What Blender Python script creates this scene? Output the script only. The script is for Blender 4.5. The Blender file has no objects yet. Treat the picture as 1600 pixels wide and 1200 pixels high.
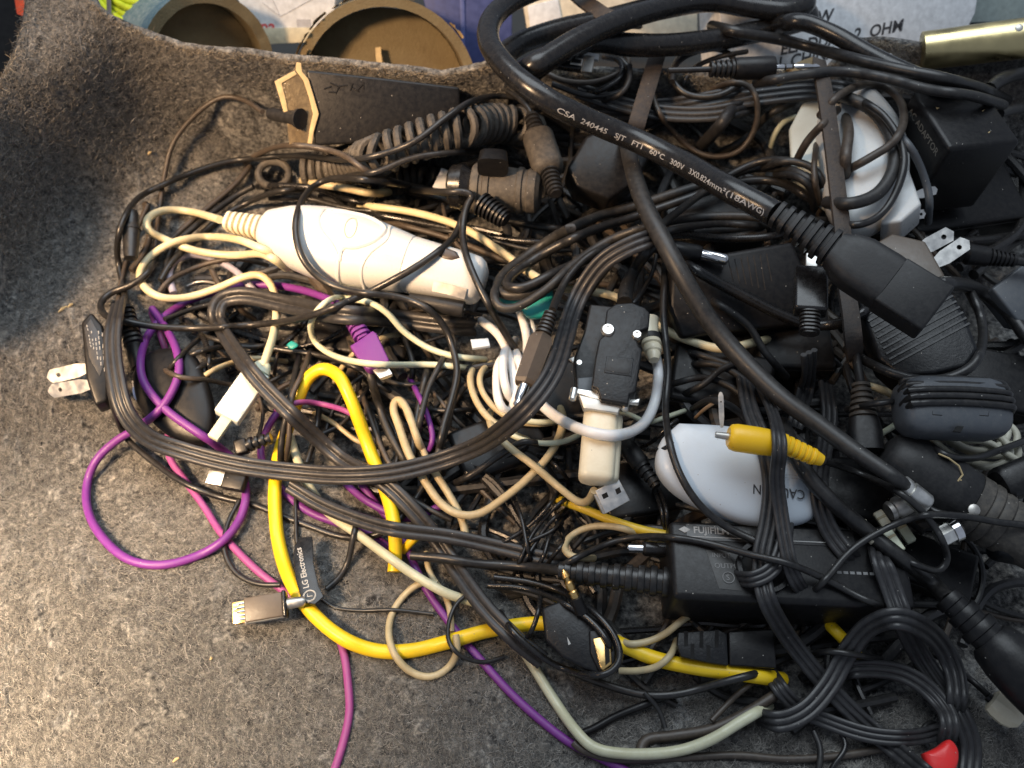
import bpy, bmesh, math, random
import numpy as np
from mathutils import Vector, Matrix

random.seed(7); RNG = np.random.default_rng(7)
scn = bpy.context.scene

# ------------------------------------------------------------------ camera
FPX, CX, CY = 1386.0, 800.0, 600.0          # focal length and centre in pixels of the 1600x1200 photograph
CAM_H = 0.33                                # metres above the felt floor
PITCH = math.radians(55.0)                  # below the horizon
cam = bpy.data.cameras.new('camera'); cam_o = bpy.data.objects.new('camera', cam)
scn.collection.objects.link(cam_o); scn.camera = cam_o
cam.sensor_width = 36.0; cam.lens = 36.0 * FPX / 1600.0
cam.clip_start = 0.01; cam.clip_end = 20.0
cam_o.location = (0, 0, CAM_H); cam_o.rotation_euler = (math.pi / 2 - PITCH, 0, 0)
cam.dof.use_dof = True; cam.dof.focus_distance = 0.325; cam.dof.aperture_fstop = 14.0

# ------------------------------------------------------------------ world and lamps
w = bpy.data.worlds.new('World'); scn.world = w; w.use_nodes = True
w.node_tree.nodes['Background'].inputs['Color'].default_value = (0.72, 0.82, 1.0, 1)
w.node_tree.nodes['Background'].inputs['Strength'].default_value = 0.30

def area(name, loc, target, sx, sy, power, color, spread=180):
    l = bpy.data.lights.new(name, 'AREA'); l.shape = 'RECTANGLE'; l.size = sx; l.size_y = sy
    l.energy = power; l.color = color; l.spread = math.radians(spread)
    o = bpy.data.objects.new(name, l); scn.collection.objects.link(o); o.location = loc
    d = Vector(target) - Vector(loc); o.rotation_euler = d.to_track_quat('-Z', 'Y').to_euler()
    return o
area('warm_room_lamp', (-0.34, -0.06, 0.50), (-0.215, 0.040, 0.0), 0.10, 0.10, 1.05, (1.0, 0.74, 0.48), 36)
area('warm_side_fill', (-0.44, 0.02, 0.52), (-0.095, 0.285, 0.03), 0.10, 0.10, 0.62, (1.0, 0.66, 0.38), 36)  # added second warm source for ridge and pile, leaving the felt band between dim
area('cool_window', (-0.02, 0.62, 1.10), (-0.02, 0.25, 0.0), 0.95, 0.85, 11.2, (0.85, 0.935, 1.0))

scn.view_settings.view_transform = 'Standard'; scn.view_settings.look = 'None'
scn.view_settings.gamma = 1.0; scn.view_settings.exposure = 0.0
scn.render.engine = 'CYCLES'
scn.cycles.use_denoising = True
scn.cycles.max_bounces = 6; scn.cycles.diffuse_bounces = 3; scn.cycles.glossy_bounces = 3
scn.cycles.transmission_bounces = 4; scn.cycles.caustics_reflective = False; scn.cycles.caustics_refractive = False

# ------------------------------------------------------------------ pixel <-> place
_c, _s = math.cos(math.pi / 2 - PITCH), math.sin(math.pi / 2 - PITCH)
def rays(px, py):
    x = (np.asarray(px, float) - CX) / FPX; y = -(np.asarray(py, float) - CY) / FPX
    return np.stack([x, y * _c + _s, y * _s - _c], -1)
def P(px, py, zmm):
    """the point at height zmm (millimetres above the felt floor) that a pixel's ray passes through"""
    d = rays(px, py); t = (np.asarray(zmm, float) / 1000.0 - CAM_H) / d[..., 2]
    p = d * t[..., None]; p[..., 2] += CAM_H
    return p
def depth_at(px, py, zmm):
    return (np.asarray(zmm, float) / 1000.0 - CAM_H) / rays(px, py)[..., 2]
def proj(v):
    v = np.asarray(v, float); x = v[..., 0]; y = v[..., 1]; z = v[..., 2] - CAM_H
    yc = y * _c + z * _s; zc = -y * _s + z * _c
    return CX + FPX * x / -zc, CY - FPX * yc / -zc

# running record of how high the pile already stands, so each new thing is laid on what it touches
CELL = 4; X0, Y0 = -240, -160; NX, NY = 520, 400
GX, GY = np.meshgrid(X0 + (np.arange(NX) + .5) * CELL, Y0 + (np.arange(NY) + .5) * CELL)
HB = np.zeros((NY, NX))
def cells(px, py):
    return (np.clip(((py - Y0) / CELL).astype(int), 0, NY - 1), np.clip(((px - X0) / CELL).astype(int), 0, NX - 1))
def stamp_pts(v):
    px, py = proj(v); j, i = cells(px, py); np.maximum.at(HB, (j, i), v[:, 2] * 1000.0)
def stamp_mesh(v, faces):
    v = np.asarray(v); tri = []
    for f in faces:
        for k in range(1, len(f) - 1): tri.append((f[0], f[k], f[k + 1]))
    tri = np.array(tri); px, py = proj(v); e = 0
    a, b, c = v[tri[:, 0]], v[tri[:, 1]], v[tri[:, 2]]
    pa = np.stack([px, py], -1)
    L = np.max([np.linalg.norm(pa[tri[:, i]] - pa[tri[:, (i + 1) % 3]], axis=1) for i in range(3)], axis=0)
    K = np.clip(np.ceil(L / 4), 1, 60).astype(int)
    for k in np.unique(K):
        m = K == k
        uv = np.array([(i / k, j / k) for i in range(k + 1) for j in range(k + 1 - i)])
        pts = a[m][:, None] + uv[None, :, :1] * (b[m] - a[m])[:, None] + uv[None, :, 1:] * (c[m] - a[m])[:, None]
        stamp_pts(pts.reshape(-1, 3))
def hmax(px, py, rad):
    """highest standing point within rad pixels of each sample"""
    out = np.full(len(px), -1e9)
    for rr in (0.0, 0.55, 1.0):
        for a in np.arange(0, 2 * math.pi, math.pi / (4 if rr > .6 else 2)) if rr else [0]:
            j, i = cells(px + math.cos(a) * rr * rad, py + math.sin(a) * rr * rad)
            out = np.maximum(out, HB[j, i])
    return out

# ------------------------------------------------------------------ materials
MATS = {}
def _nt(name):
    m = bpy.data.materials.new(name); m.use_nodes = True; nt = m.node_tree
    b = nt.nodes['Principled BSDF']; return m, nt, b
def _noise(nt, scale, detail=4, rough=.6, coord='Object'):
    tc = nt.nodes.new('ShaderNodeTexCoord'); n = nt.nodes.new('ShaderNodeTexNoise')
    n.inputs['Scale'].default_value = scale; n.inputs['Detail'].default_value = detail; n.inputs['Roughness'].default_value = rough
    nt.links.new(tc.outputs[coord], n.inputs['Vector']); return n
def _ramp(nt, src, stops):
    r = nt.nodes.new('ShaderNodeValToRGB'); nt.links.new(src, r.inputs['Fac'])
    el = r.color_ramp.elements
    while len(el) < len(stops): el.new(0.5)
    for e, (p, c) in zip(el, stops): e.position = p; e.color = (*c, 1) if len(c) == 3 else c
    return r
def plastic(name, col, rough=.4, dust=.25, dustcol=(.10, .092, .08), bump=.12, spec=.5, grime=None, metal=0, lint=True, trans=0):
    """moulded plastic or rubber: uneven gloss, patchy dust, lint specks"""
    if name in MATS: return MATS[name]
    m, nt, b = _nt(name); L = nt.links
    n1 = _noise(nt, 420, 6, .7); n2 = _noise(nt, 900, 3); n3 = _noise(nt, 60, 4)
    d = _ramp(nt, n1.outputs['Fac'], [(.40, (dust * .12,) * 3), (.80, (dust,) * 3)])
    mix = nt.nodes.new('ShaderNodeMix'); mix.data_type = 'RGBA'
    L.new(d.outputs['Color'], mix.inputs['Factor']); mix.inputs['A'].default_value = (*col, 1); mix.inputs['B'].default_value = (*dustcol, 1)
    out = mix.outputs['Result']
    if grime:
        g = _ramp(nt, n3.outputs['Fac'], [(.45, (0, 0, 0)), (.72, (.75,) * 3)])
        mg = nt.nodes.new('ShaderNodeMix'); mg.data_type = 'RGBA'
        L.new(g.outputs['Color'], mg.inputs['Factor']); L.new(out, mg.inputs['A']); mg.inputs['B'].default_value = (*grime, 1); out = mg.outputs['Result']
    if lint:
        vo = nt.nodes.new('ShaderNodeTexVoronoi'); vo.inputs['Scale'].default_value = 420; vo.inputs['Randomness'].default_value = 1
        tc = nt.nodes.new('ShaderNodeTexCoord'); L.new(tc.outputs['Object'], vo.inputs['Vector'])
        lr = _ramp(nt, vo.outputs['Distance'], [(.05, (1, 1, 1)), (.10, (0, 0, 0))])
        sel = nt.nodes.new('ShaderNodeMath'); sel.operation = 'MULTIPLY'
        cr = nt.nodes.new('ShaderNodeSeparateColor'); L.new(vo.outputs['Color'], cr.inputs['Color'])
        gt = nt.nodes.new('ShaderNodeMath'); gt.operation = 'GREATER_THAN'; gt.inputs[1].default_value = .80; L.new(cr.outputs['Red'], gt.inputs[0])
        L.new(lr.outputs['Color'], sel.inputs[0]); L.new(gt.outputs[0], sel.inputs[1])
        ml = nt.nodes.new('ShaderNodeMix'); ml.data_type = 'RGBA'
        L.new(sel.outputs[0], ml.inputs['Factor']); L.new(out, ml.inputs['A'])
        ml.inputs['B'].default_value = (.42, .40, .36, 1) if sum(col) < 1.2 else (.25, .22, .18, 1); out = ml.outputs['Result']
    L.new(out, b.inputs['Base Color'])
    rr = _ramp(nt, n1.outputs['Fac'], [(.3, (max(.05, rough - .06),) * 3), (.8, (min(1, rough + .16),) * 3)])
    L.new(rr.outputs['Color'], b.inputs['Roughness'])
    b.inputs['Specular IOR Level'].default_value = spec; b.inputs['Metallic'].default_value = metal
    if trans: b.inputs['Subsurface Weight'].default_value = trans; b.inputs['Subsurface Radius'].default_value = (.002, .0016, .001)
    bp = nt.nodes.new('ShaderNodeBump'); bp.inputs['Strength'].default_value = bump; bp.inputs['Distance'].default_value = .0004
    L.new(n2.outputs['Fac'], bp.inputs['Height']); L.new(bp.outputs['Normal'], b.inputs['Normal'])
    MATS[name] = m; return m
def plain(name, col, rough=.5, metal=0, **kw):
    if name in MATS: return MATS[name]
    m, nt, b = _nt(name)
    n = _noise(nt, kw.get('scale', 260), 4)
    r = _ramp(nt, n.outputs['Fac'], [(.3, tuple(c * .8 for c in col)), (.7, tuple(min(1, c * 1.12) for c in col))])
    nt.links.new(r.outputs['Color'], b.inputs['Base Color'])
    rr = _ramp(nt, n.outputs['Fac'], [(.3, (max(.03, rough - .08),) * 3), (.7, (min(1, rough + .12),) * 3)])
    nt.links.new(rr.outputs['Color'], b.inputs['Roughness']); b.inputs['Metallic'].default_value = metal
    MATS[name] = m; return m

BLK = plastic('black_pvc', (.010, .010, .011), .33, .26, bump=.05)
BLK2 = plastic('black_pvc_satin', (.015, .015, .016), .44, .36, bump=.06)
BLKG = plastic('black_pvc_gloss', (.008, .008, .009), .25, .14, bump=.03)
GRY = plastic('charcoal_rubber', (.011, .011, .012), .46, .22, (.10, .095, .09), spec=.36)
DUSTY = plastic('dusty_black_rubber', (.034, .031, .028), .6, .7, (.16, .14, .115))
HARD = plastic('black_hard_plastic', (.006, .006, .007), .36, .10, bump=.12, spec=.32)
HARDT = plastic('black_textured_plastic', (.006, .007, .009), .36, .08, bump=.3, spec=.32)
BROWNC = plastic('dark_brown_cord', (.040, .031, .025), .45, .45, (.15, .12, .09))
RIB = plastic('ribbon_cable_grey_black', (.019, .019, .021), .40, .3, (.10, .095, .09))
CREAM = plastic('cream_pvc', (.66, .60, .40), .38, .35, (.45, .36, .20), grime=(.52, .42, .24), trans=.08)
BEIGE = plastic('aged_beige_pvc', (.52, .44, .27), .42, .5, (.28, .21, .12), grime=(.36, .27, .14), trans=.06)
PALE = plastic('pale_clear_cord', (.58, .58, .42), .30, .4, (.36, .33, .20), grime=(.42, .40, .26), trans=.12)
PALEG = plastic('pale_green_cream_pvc', (.60, .63, .48), .4, .3, (.42, .40, .28), trans=.08)
WHITE = plastic('white_pvc', (.78, .79, .80), .34, .25, (.55, .50, .42), trans=.1)
WHARD = plastic('white_hard_plastic', (.53, .545, .55), .28, .22, (.58, .52, .38), bump=.04, trans=.05)
WBLUE = plastic('white_plastic_blue_cast', (.55, .61, .67), .36, .15, (.50, .49, .45), bump=.06)  # white plastic with the cool light's blue cast put into its colour
WGREEN = plastic('white_green_tint_plastic', (.68, .74, .70), .32, .2, (.5, .5, .44), bump=.06)
IVORY = plastic('ivory_plastic', (.72, .66, .50), .32, .3, (.50, .40, .24), bump=.05)
PURPLE = plastic('purple_pvc', (.150, .022, .215), .46, .2, (.22, .10, .24), trans=.03)
PINK = plastic('magenta_pvc', (.27, .045, .20), .46, .2, (.40, .20, .28), trans=.05)
YELLOW = plastic('yellow_pvc', (.90, .60, .010), .36, .25, (.62, .42, .05), grime=(.72, .50, .02), trans=.06)
YELLOWP = plastic('yellow_hard_plastic', (.84, .50, .012), .35, .15, (.6, .4, .05))
LAV = plastic('lavender_grey_pvc', (.36, .34, .42), .4, .3)
TEAL = plastic('teal_plastic', (.012, .30, .28), .35, .2)
RED = plastic('red_plastic', (.75, .025, .025), .35, .15)
METAL = plain('nickel_metal', (.80, .79, .75), .40, 1.0)
METALD = plain('dull_metal', (.56, .54, .50), .46, 1.0)
CHROME = plain('chrome', (.85, .85, .86), .10, 1.0)
GOLD = plain('gold_contact', (.85, .56, .22), .26, 1.0)
BRASS = plain('brass_tube', (.66, .55, .29), .28, 1.0, scale=60)
DARK = plain('shade_black', (.004, .004, .004), .8)  # black stands in for the shade inside holes, slots, bores and latch gaps
PRINT = plain('pale_print', (.40, .40, .39), .6, scale=1500)
PRINTG = plain('grey_print', (.20, .20, .20), .6, scale=1500)
PRINTD = plain('dark_print', (.04, .04, .045), .6, scale=1500)
PRINTR = plain('red_print', (.70, .09, .09), .6)
TAPE = plain('torn_kraft_paper', (.50, .38, .20), .8)
KRAFT = plastic('cardboard', (.20, .145, .075), .85, .5, (.30, .23, .13), bump=.5, lint=False)
KRAFTD = plastic('cardboard_edge', (.115, .082, .040), .9, .6, (.17, .125, .065), bump=.8, lint=False)
PAPER = plain('white_paper', (.80, .82, .84), .6)
BLUEBOX = plain('blue_card', (.055, .075, .22), .45)
TEALCARD = plastic('worn_teal_print', (.05, .12, .16), .5, .7, (.45, .48, .44), bump=.2, lint=False)
VELCRO = plastic('dark_strap', (.034, .028, .026), .7, .7, (.11, .085, .065), bump=.8)
TAN = plain('tan_strap_edge', (.30, .21, .13), .7)
CLEAR = plastic('translucent_white', (.55, .62, .68), .25, .1, trans=.2, lint=False)
SMOKE = plastic('brown_grey_plastic', (.085, .066, .050), .4, .3, (.15, .12, .09))
SLATE = plastic('slate_plastic', (.070, .078, .090), .38, .3, (.16, .16, .15))
LIME = plain('yellow_green_pvc', (.62, .72, .03), .4)

# ------------------------------------------------------------------ mesh helpers
COL = scn.collection
def mesh_obj(name, v, faces, mat, M=None, parent=None, smooth=True, sharp=38):
    me = bpy.data.meshes.new(name); me.from_pydata([tuple(x) for x in np.asarray(v).tolist()], [], [tuple(f) for f in faces])
    if smooth:
        me.shade_smooth(); me.set_sharp_from_angle(angle=math.radians(sharp))
    if mat: me.materials.append(mat)
    o = bpy.data.objects.new(name, me); COL.objects.link(o)
    if parent is not None: o.parent = parent
    elif M is not None: o.matrix_world = M
    return o
def tag(o, label, cat, group=None, kind=None):
    if label: o['label'] = label
    if cat: o['category'] = cat
    if group: o['group'] = group
    if kind: o['kind'] = kind
    return o
def xf(M, v):
    A = np.array(M); return np.asarray(v) @ A[:3, :3].T + A[:3, 3]

def spline(pts, step=5.0):
    """centripetal Catmull-Rom through rows of pts (x, y, ...extra), resampled evenly by x,y length"""
    p = np.array(pts, float)
    if len(p) == 2: p = np.array([p[0], (p[0] + p[1]) / 2, p[1]])
    p = np.vstack([2 * p[0] - p[1], p, 2 * p[-1] - p[-2]]); out = []
    for i in range(1, len(p) - 2):
        a, b, c, d = p[i - 1:i + 3]; t = [0]
        for u, v in ((a, b), (b, c), (c, d)): t.append(t[-1] + max(1e-3, np.linalg.norm((v - u)[:2])) ** .5)
        n = max(3, int(np.linalg.norm((c - b)[:2]) / 2)); x = np.linspace(t[1], t[2], n, endpoint=False)[:, None]
        A1 = (t[1] - x) / (t[1] - t[0]) * a + (x - t[0]) / (t[1] - t[0]) * b
        A2 = (t[2] - x) / (t[2] - t[1]) * b + (x - t[1]) / (t[2] - t[1]) * c
        A3 = (t[3] - x) / (t[3] - t[2]) * c + (x - t[2]) / (t[3] - t[2]) * d
        B1 = (t[2] - x) / (t[2] - t[0]) * A1 + (x - t[0]) / (t[2] - t[0]) * A2
        B2 = (t[3] - x) / (t[3] - t[1]) * A2 + (x - t[1]) / (t[3] - t[1]) * A3
        out.append((t[2] - x) / (t[2] - t[1]) * B1 + (x - t[1]) / (t[2] - t[1]) * B2)
    q = np.vstack(out + [p[-2:-1]]); s = np.r_[0, np.cumsum(np.linalg.norm(np.diff(q[:, :2], axis=0), axis=1))]
    n = max(4, int(s[-1] / step)); u = np.linspace(0, s[-1], n)
    return np.stack([np.interp(u, s, q[:, k]) for k in range(q.shape[1])], -1)
def gauss(a, sig):
    if sig <= 0 or len(a) < 4: return a
    k = int(sig * 3) + 1; x = np.arange(-k, k + 1); g = np.exp(-x * x / (2 * sig * sig)); g /= g.sum()
    return np.convolve(np.pad(a, k, mode='edge'), g, mode='valid')
def maxf(a, k):
    p = np.pad(a, k, mode='edge'); return np.max([p[i:i + len(a)] for i in range(2 * k + 1)], axis=0)

def sweep(c, prof, scale=None, up=None, twist=None, caps=True):
    """sweep closed profile (list of (side, up)) along polyline c"""
    c = np.asarray(c); n = len(c); t = np.gradient(c, axis=0); t /= np.maximum(np.linalg.norm(t, axis=1)[:, None], 1e-9)
    if up is None:      # parallel transport
        a = np.cross(t[0], (0, 0, 1.)); a = a if np.linalg.norm(a) > 1e-3 else np.array((1., 0, 0)); a /= np.linalg.norm(a); S = [a]
        for i in range(1, n):
            a = S[-1] - t[i] * np.dot(S[-1], t[i]); a /= max(1e-9, np.linalg.norm(a)); S.append(a)
        S = np.array(S)
    else:
        S = np.cross(t, np.broadcast_to(up, t.shape)); S /= np.maximum(np.linalg.norm(S, axis=1)[:, None], 1e-6)
        for i in range(1, n):
            if np.dot(S[i], S[i - 1]) < 0: S[i] = -S[i]
        for k in range(3): S = np.stack([gauss(S[:, j], 2) for j in range(3)], -1)
        S -= t * np.sum(S * t, 1)[:, None]; S /= np.maximum(np.linalg.norm(S, axis=1)[:, None], 1e-6)
    U = np.cross(S, t)
    if twist is not None:
        ca, sa = np.cos(twist)[:, None], np.sin(twist)[:, None]; S, U = S * ca + U * sa, U * ca - S * sa
    pr = np.asarray(prof); m = len(pr); sc = np.ones(n) if scale is None else np.asarray(scale)
    v = c[:, None] + (S[:, None] * pr[None, :, :1] + U[:, None] * pr[None, :, 1:]) * sc[:, None, None]
    v = v.reshape(-1, 3); f = []
    for i in range(n - 1):
        for j in range(m):
            k = (j + 1) % m; f.append((i * m + j, i * m + k, (i + 1) * m + k, (i + 1) * m + j))
    if caps: f.append(tuple(range(m - 1, -1, -1))); f.append(tuple((n - 1) * m + j for j in range(m)))
    return v, f
def circ(r, n=10): return [(r * math.cos(2 * math.pi * i / n), r * math.sin(2 * math.pi * i / n)) for i in range(n)]
def ribprof(w, k):
    rc = w / (2 * k) * 1.02; out = []
    for s in (1, -1):
        for q in range(k):
            cx = (-w / 2 + w * (q + .5) / k) * s
            for a in (152, 118, 90, 62, 28): out.append((cx + s * rc * math.cos(math.radians(a)), s * rc * math.sin(math.radians(a))))
    return out[::-1]

UPHINT = np.array((0, -.55, .84))
class Cable: pass
def lay(pts, w, z0=None, z1=None, sig=4, lift=0.0, sink=.92, step=5.0, th=None, wide=None, sm=1.2, stiff=0, dive=12.):
    """lay a cord of picture width w along pixel points on top of what already lies there"""
    full = [tuple(p) + (0,) * (4 - len(p)) for p in pts]
    q = spline(full, step); px, py = q[:, 0], q[:, 1]
    thp = w if th is None else th
    req = hmax(px, py, w * .45)
    z = gauss(maxf(req, 2), sig); z = np.maximum(z, gauss(req, 1.5)) if not stiff else gauss(maxf(req, stiff), stiff)
    s = np.median(depth_at(px, py, z)) / FPX                # metres per pixel
    z = z + thp / 2 * s * 1000 * sink + gauss(q[:, 2], 3) + lift
    n = len(z); k = min(26, n // 2)
    fall = .5 + .5 * np.cos(np.clip(np.arange(n) / max(1, k), 0, 1) * math.pi)
    if z0 is not None: z = z + (z0 - z[0]) * fall
    if z1 is not None: z = z + (z1 - z[-1]) * fall[::-1]
    fl = felt_z(px, np.maximum(py, rim_y(px))) + thp / 2 * s * 900
    for on, e in ((z0 is None, slice(0, 8)), (z1 is None, slice(-1, -9, -1))):      # free ends sink back into the tangle
        if on and dive > 0 and z[e][0] - fl[e][0] > 9: z[e] -= (dive * np.linspace(1, 0, 8) ** 1.5)[:len(z[e])]
    z = np.maximum(z, fl) if dive > 0 else z
    c = P(px, py, z); c = np.stack([gauss(c[:, j], sm) for j in range(3)], -1)
    return c, s, q, z
def nm_label(o): return o
ROOTS = {}
def cable(name, label, mat, w, pts, kind='round', cores=3, cat='cable', group=None, T=None, part='cord', z0=None, z1=None, sig=4, lift=0., sink=.92, taper=None, step=5., sides=10, th=None, stiff=0, dive=12.):
    thp = {'round': w, 'flat': w / cores, 'strap': th or 5}[kind]
    c, s, q, z = lay(pts, w, z0, z1, sig, lift, sink, step, thp, stiff=stiff, dive=dive)
    wm = w * s
    if kind == 'round':
        wob = 1 + .012 * np.sin(np.arange(len(c)) * .37)
        v, f = sweep(c, circ(wm / 2, sides), wob if taper is None else np.interp(np.linspace(0, 1, len(c)), *taper))
    elif kind == 'flat':
        v, f = sweep(c, ribprof(wm, cores), None, UPHINT, np.radians(gauss(q[:, 3], 3)))
    else:
        t = thp * s / 2; h = wm / 2
        v, f = sweep(c, [(-h, -t), (h, -t), (h, t * .9), (h * .96, t), (-h * .96, t), (-h, t * .9)], None, UPHINT, np.radians(gauss(q[:, 3], 3)))
    stamp_pts(v)
    base = Vector(c[np.argmin(c[:, 2])])
    if T is None:
        o = mesh_obj(name, v - np.array(base), f, mat, Matrix.Translation(base)); tag(o, label, cat, group)
    else:
        o = T.part(part, (v, f), mat, world=True, stamp=False)
    r = Cable(); r.o = o; r.c = c; r.z = z; r.s = s; return r

# ------------------------------------------------------------------ solids, built in picture-pixel units at their own depth
SUB = {'print': ('label_plate', 'shell', 'case'), 'lettering': ('carton', 'shell', 'strap', 'label_panel', 'case'), 'hole': ('shell', 'strip'), 'contact': ('contact_block',), 'slot': ('plate', 'socket'), 'recess': ('recess_frame',), 'screw': ('shell', 'rubber_sleeve'), 'screw_head': ('shell',), 'rib': ('case',), 'grip_ridge': ('body',),
 'badge_ring': ('body',), 'switch_recess': ('head',), 'silver_band': ('head',), 'bore': ('sleeve', 'barrel', 'body'), 'insulator_ring': ('tip',), 'latch_window': ('case',), 'latch_edge': ('case',), 'plug_mouth': ('gold_plug',), 'arrow_mark': ('case',), 'moulded_mark': ('case',), 'embossed_mark': ('case',), 'logo_ring': ('strap',), 'logo_nose': ('strap',),
 'rule_line': ('label_panel',), 'logo_bar': ('label_panel',), 'certification_ring': ('label_flap',), 'jacket_print': ('cord',), 'rivet': ('tube',), 'red_lettering': ('carton',), 'drawn_line': ('carton',), 'grey_print_block': ('carton',), 'cream_band': ('carton',), 'fold_edge': ('carton',), 'thumb_screw': ('flange',), 'glue_fleck': ('case',), 'shell_seam': ('shell',),
 'shell_edge': ('shell',), 'torn_edge': ('barrel',), 'warning_mark': ('socket_floor',), 'groove': ('shell',), 'seam': ('case',), 'badge': ('shell',), 'band': ('boot',)}
class Thing:
    def __init__(s, name, label, cat, ax, ay, bx, by, w=20, th=20, z=None, dz=0., pct=70, roll=0., upmix=.55, group=None, up=None):
        n = 24; u = np.linspace(.05, .95, n); dx, dy = bx - ax, by - ay; l2 = math.hypot(dx, dy)
        if z is None:
            xs, ys = [], []
            for k in np.linspace(-.8, .8, 7): xs.append(ax + u * dx - dy / l2 * k * w); ys.append(ay + u * dy + dx / l2 * k * w)
            j, i = cells(np.concatenate(xs), np.concatenate(ys)); h = float(np.percentile(HB[j, i], pct))
            sc = float(depth_at((ax + bx) / 2, (ay + by) / 2, h)) / FPX
            z = h + th * sc * 1000 + dz
        za, zb = z if isinstance(z, tuple) else (z, z)
        A, B = P(ax, ay, za), P(bx, by, zb); X = Vector(B - A); s.Lm = X.length; X.normalize()
        mid = Vector((A + B) / 2); tc = (Vector((0, 0, CAM_H)) - mid).normalized()
        upv = Vector(up) if up is not None else (tc * upmix + Vector((0, 0, 1)) * (1 - upmix)).normalized()
        Y = upv.cross(X).normalized(); Z = X.cross(Y).normalized()
        if roll:
            R = Matrix.Rotation(math.radians(roll), 3, X); Y = R @ Y; Z = R @ Z
        s.M = Matrix(((X.x, Y.x, Z.x, A[0]), (X.y, Y.y, Z.y, A[1]), (X.z, Y.z, Z.z, A[2]), (0, 0, 0, 1)))
        s.Mi = s.M.inverted(); s.s = float(depth_at((ax + bx) / 2, (ay + by) / 2, (za + zb) / 2)) / FPX
        s.L = s.Lm / s.s; s.za, s.zb = za, zb
        s.root = bpy.data.objects.new(name, None); COL.objects.link(s.root); s.root.matrix_world = s.M
        s.root.empty_display_size = .004; tag(s.root, label, cat, group)
    def lp(s, px, py, h=0.):
        """pixel -> local (x, y) on the thing's mid plane raised by h pixels"""
        d = Vector(rays(px, py)); o = Vector((0, 0, CAM_H)); o = s.Mi @ o; d = s.Mi.to_3x3() @ d
        t = (h * s.s - o.z) / d.z; p = o + d * t; return p.x / s.s, p.y / s.s
    def part(s, name, geo, mat, world=False, parent=None, stamp=True, smooth=True, sharp=38, label=None):
        v, f = geo; v = np.asarray(v, float)
        if world: vl = xf(s.Mi, v); vw = v
        else: vl = v * s.s; vw = xf(s.M, vl)
        if stamp: stamp_mesh(vw, f)
        if parent is None:
            for q in SUB.get(name, ()):
                m_ = [c for c in s.root.children if c.name.split('.')[0] == q]
                if m_: parent = m_[-1]; break
        o = mesh_obj(name, vl, f, mat, None, parent or s.root, smooth, sharp)
        if label: o['label'] = label
        return o
    def poly(s, pts, z0, z1, bev=2., h=None):
        """extrude an outline given in pixels between local heights z0..z1 (pixels)"""
        q = [s.lp(x, y, z1 if h is None else h) for x, y in pts]; return g_extrude(q, z0, z1, bev)
    def pillow(s, pts, z0, z1, e=2.4, rings=7, h=None):
        q = [s.lp(x, y, (z0 + z1) / 2 if h is None else h) for x, y in pts]; return g_pillow(q, z0, z1, e, rings)
    def text(s, t, px, py, size, h, ang=0., align='CENTER', bold=0., shear=0., sx=1.):
        x, y = s.lp(px, py, h); v, f = g_text(t, size, align, bold, shear); v = v.copy(); v[:, 0] *= sx
        a = math.radians(ang); R = np.array(((math.cos(a), -math.sin(a)), (math.sin(a), math.cos(a))))
        v[:, :2] = v[:, :2] @ R.T; v += (x, y, h); return v, f

def g_extrude(q, z0, z1, bev=2.):
    bm = bmesh.new(); vs = [bm.verts.new((x, y, z0)) for x, y in q]; f = bm.faces.new(vs); f.normal_update()
    if f.normal.z > 0: f.normal_flip()
    r = bmesh.ops.extrude_face_region(bm, geom=[f]); nv = [e for e in r['geom'] if isinstance(e, bmesh.types.BMVert)]
    bmesh.ops.translate(bm, verts=nv, vec=(0, 0, z1 - z0)); bmesh.ops.recalc_face_normals(bm, faces=bm.faces)
    if bev > 0: bmesh.ops.bevel(bm, geom=list(bm.edges), offset=bev, segments=3, profile=.5, affect='EDGES', clamp_overlap=True)
    return bm_out(bm)
def bm_out(bm):
    bm.verts.index_update(); v = np.array([x.co[:] for x in bm.verts]); f = [tuple(x.index for x in p.verts) for p in bm.faces]; bm.free(); return v, f
def g_box(x0, x1, y0, y1, z0, z1, bev=3.): return g_extrude([(x0, y0), (x1, y0), (x1, y1), (x0, y1)], z0, z1, bev)
def g_pillow(q, z0, z1, e=2.4, rings=7):
    q = np.array(q); q = np.vstack([q, q[:1]]); q = spline(q, max(2., np.ptp(q) / 30))[:-1]; c = q.mean(0); m = len(q); v = []; zc, hz = (z0 + z1) / 2, (z1 - z0) / 2
    th = np.linspace(-math.pi / 2, math.pi / 2, rings * 2 + 1)[1:-1]
    for a in th:
        k = abs(math.cos(a)) ** (2 / e); z = zc + hz * math.copysign(abs(math.sin(a)) ** (2 / e), a)
        v += [(*(c + (p - c) * k), z) for p in q]
    n = len(th); f = [(i * m + j, i * m + (j + 1) % m, (i + 1) * m + (j + 1) % m, (i + 1) * m + j) for i in range(n - 1) for j in range(m)]
    v += [(*c, z0), (*c, z1)]; b = n * m
    f += [(b, (j + 1) % m, j) for j in range(m)] + [(b + 1, (n - 1) * m + j, (n - 1) * m + (j + 1) % m) for j in range(m)]
    v = np.array(v)
    if np.sum(q[:, 0] * np.roll(q[:, 1], -1) - np.roll(q[:, 0], -1) * q[:, 1]) < 0: f = [t[::-1] for t in f]
    return v, f
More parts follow.
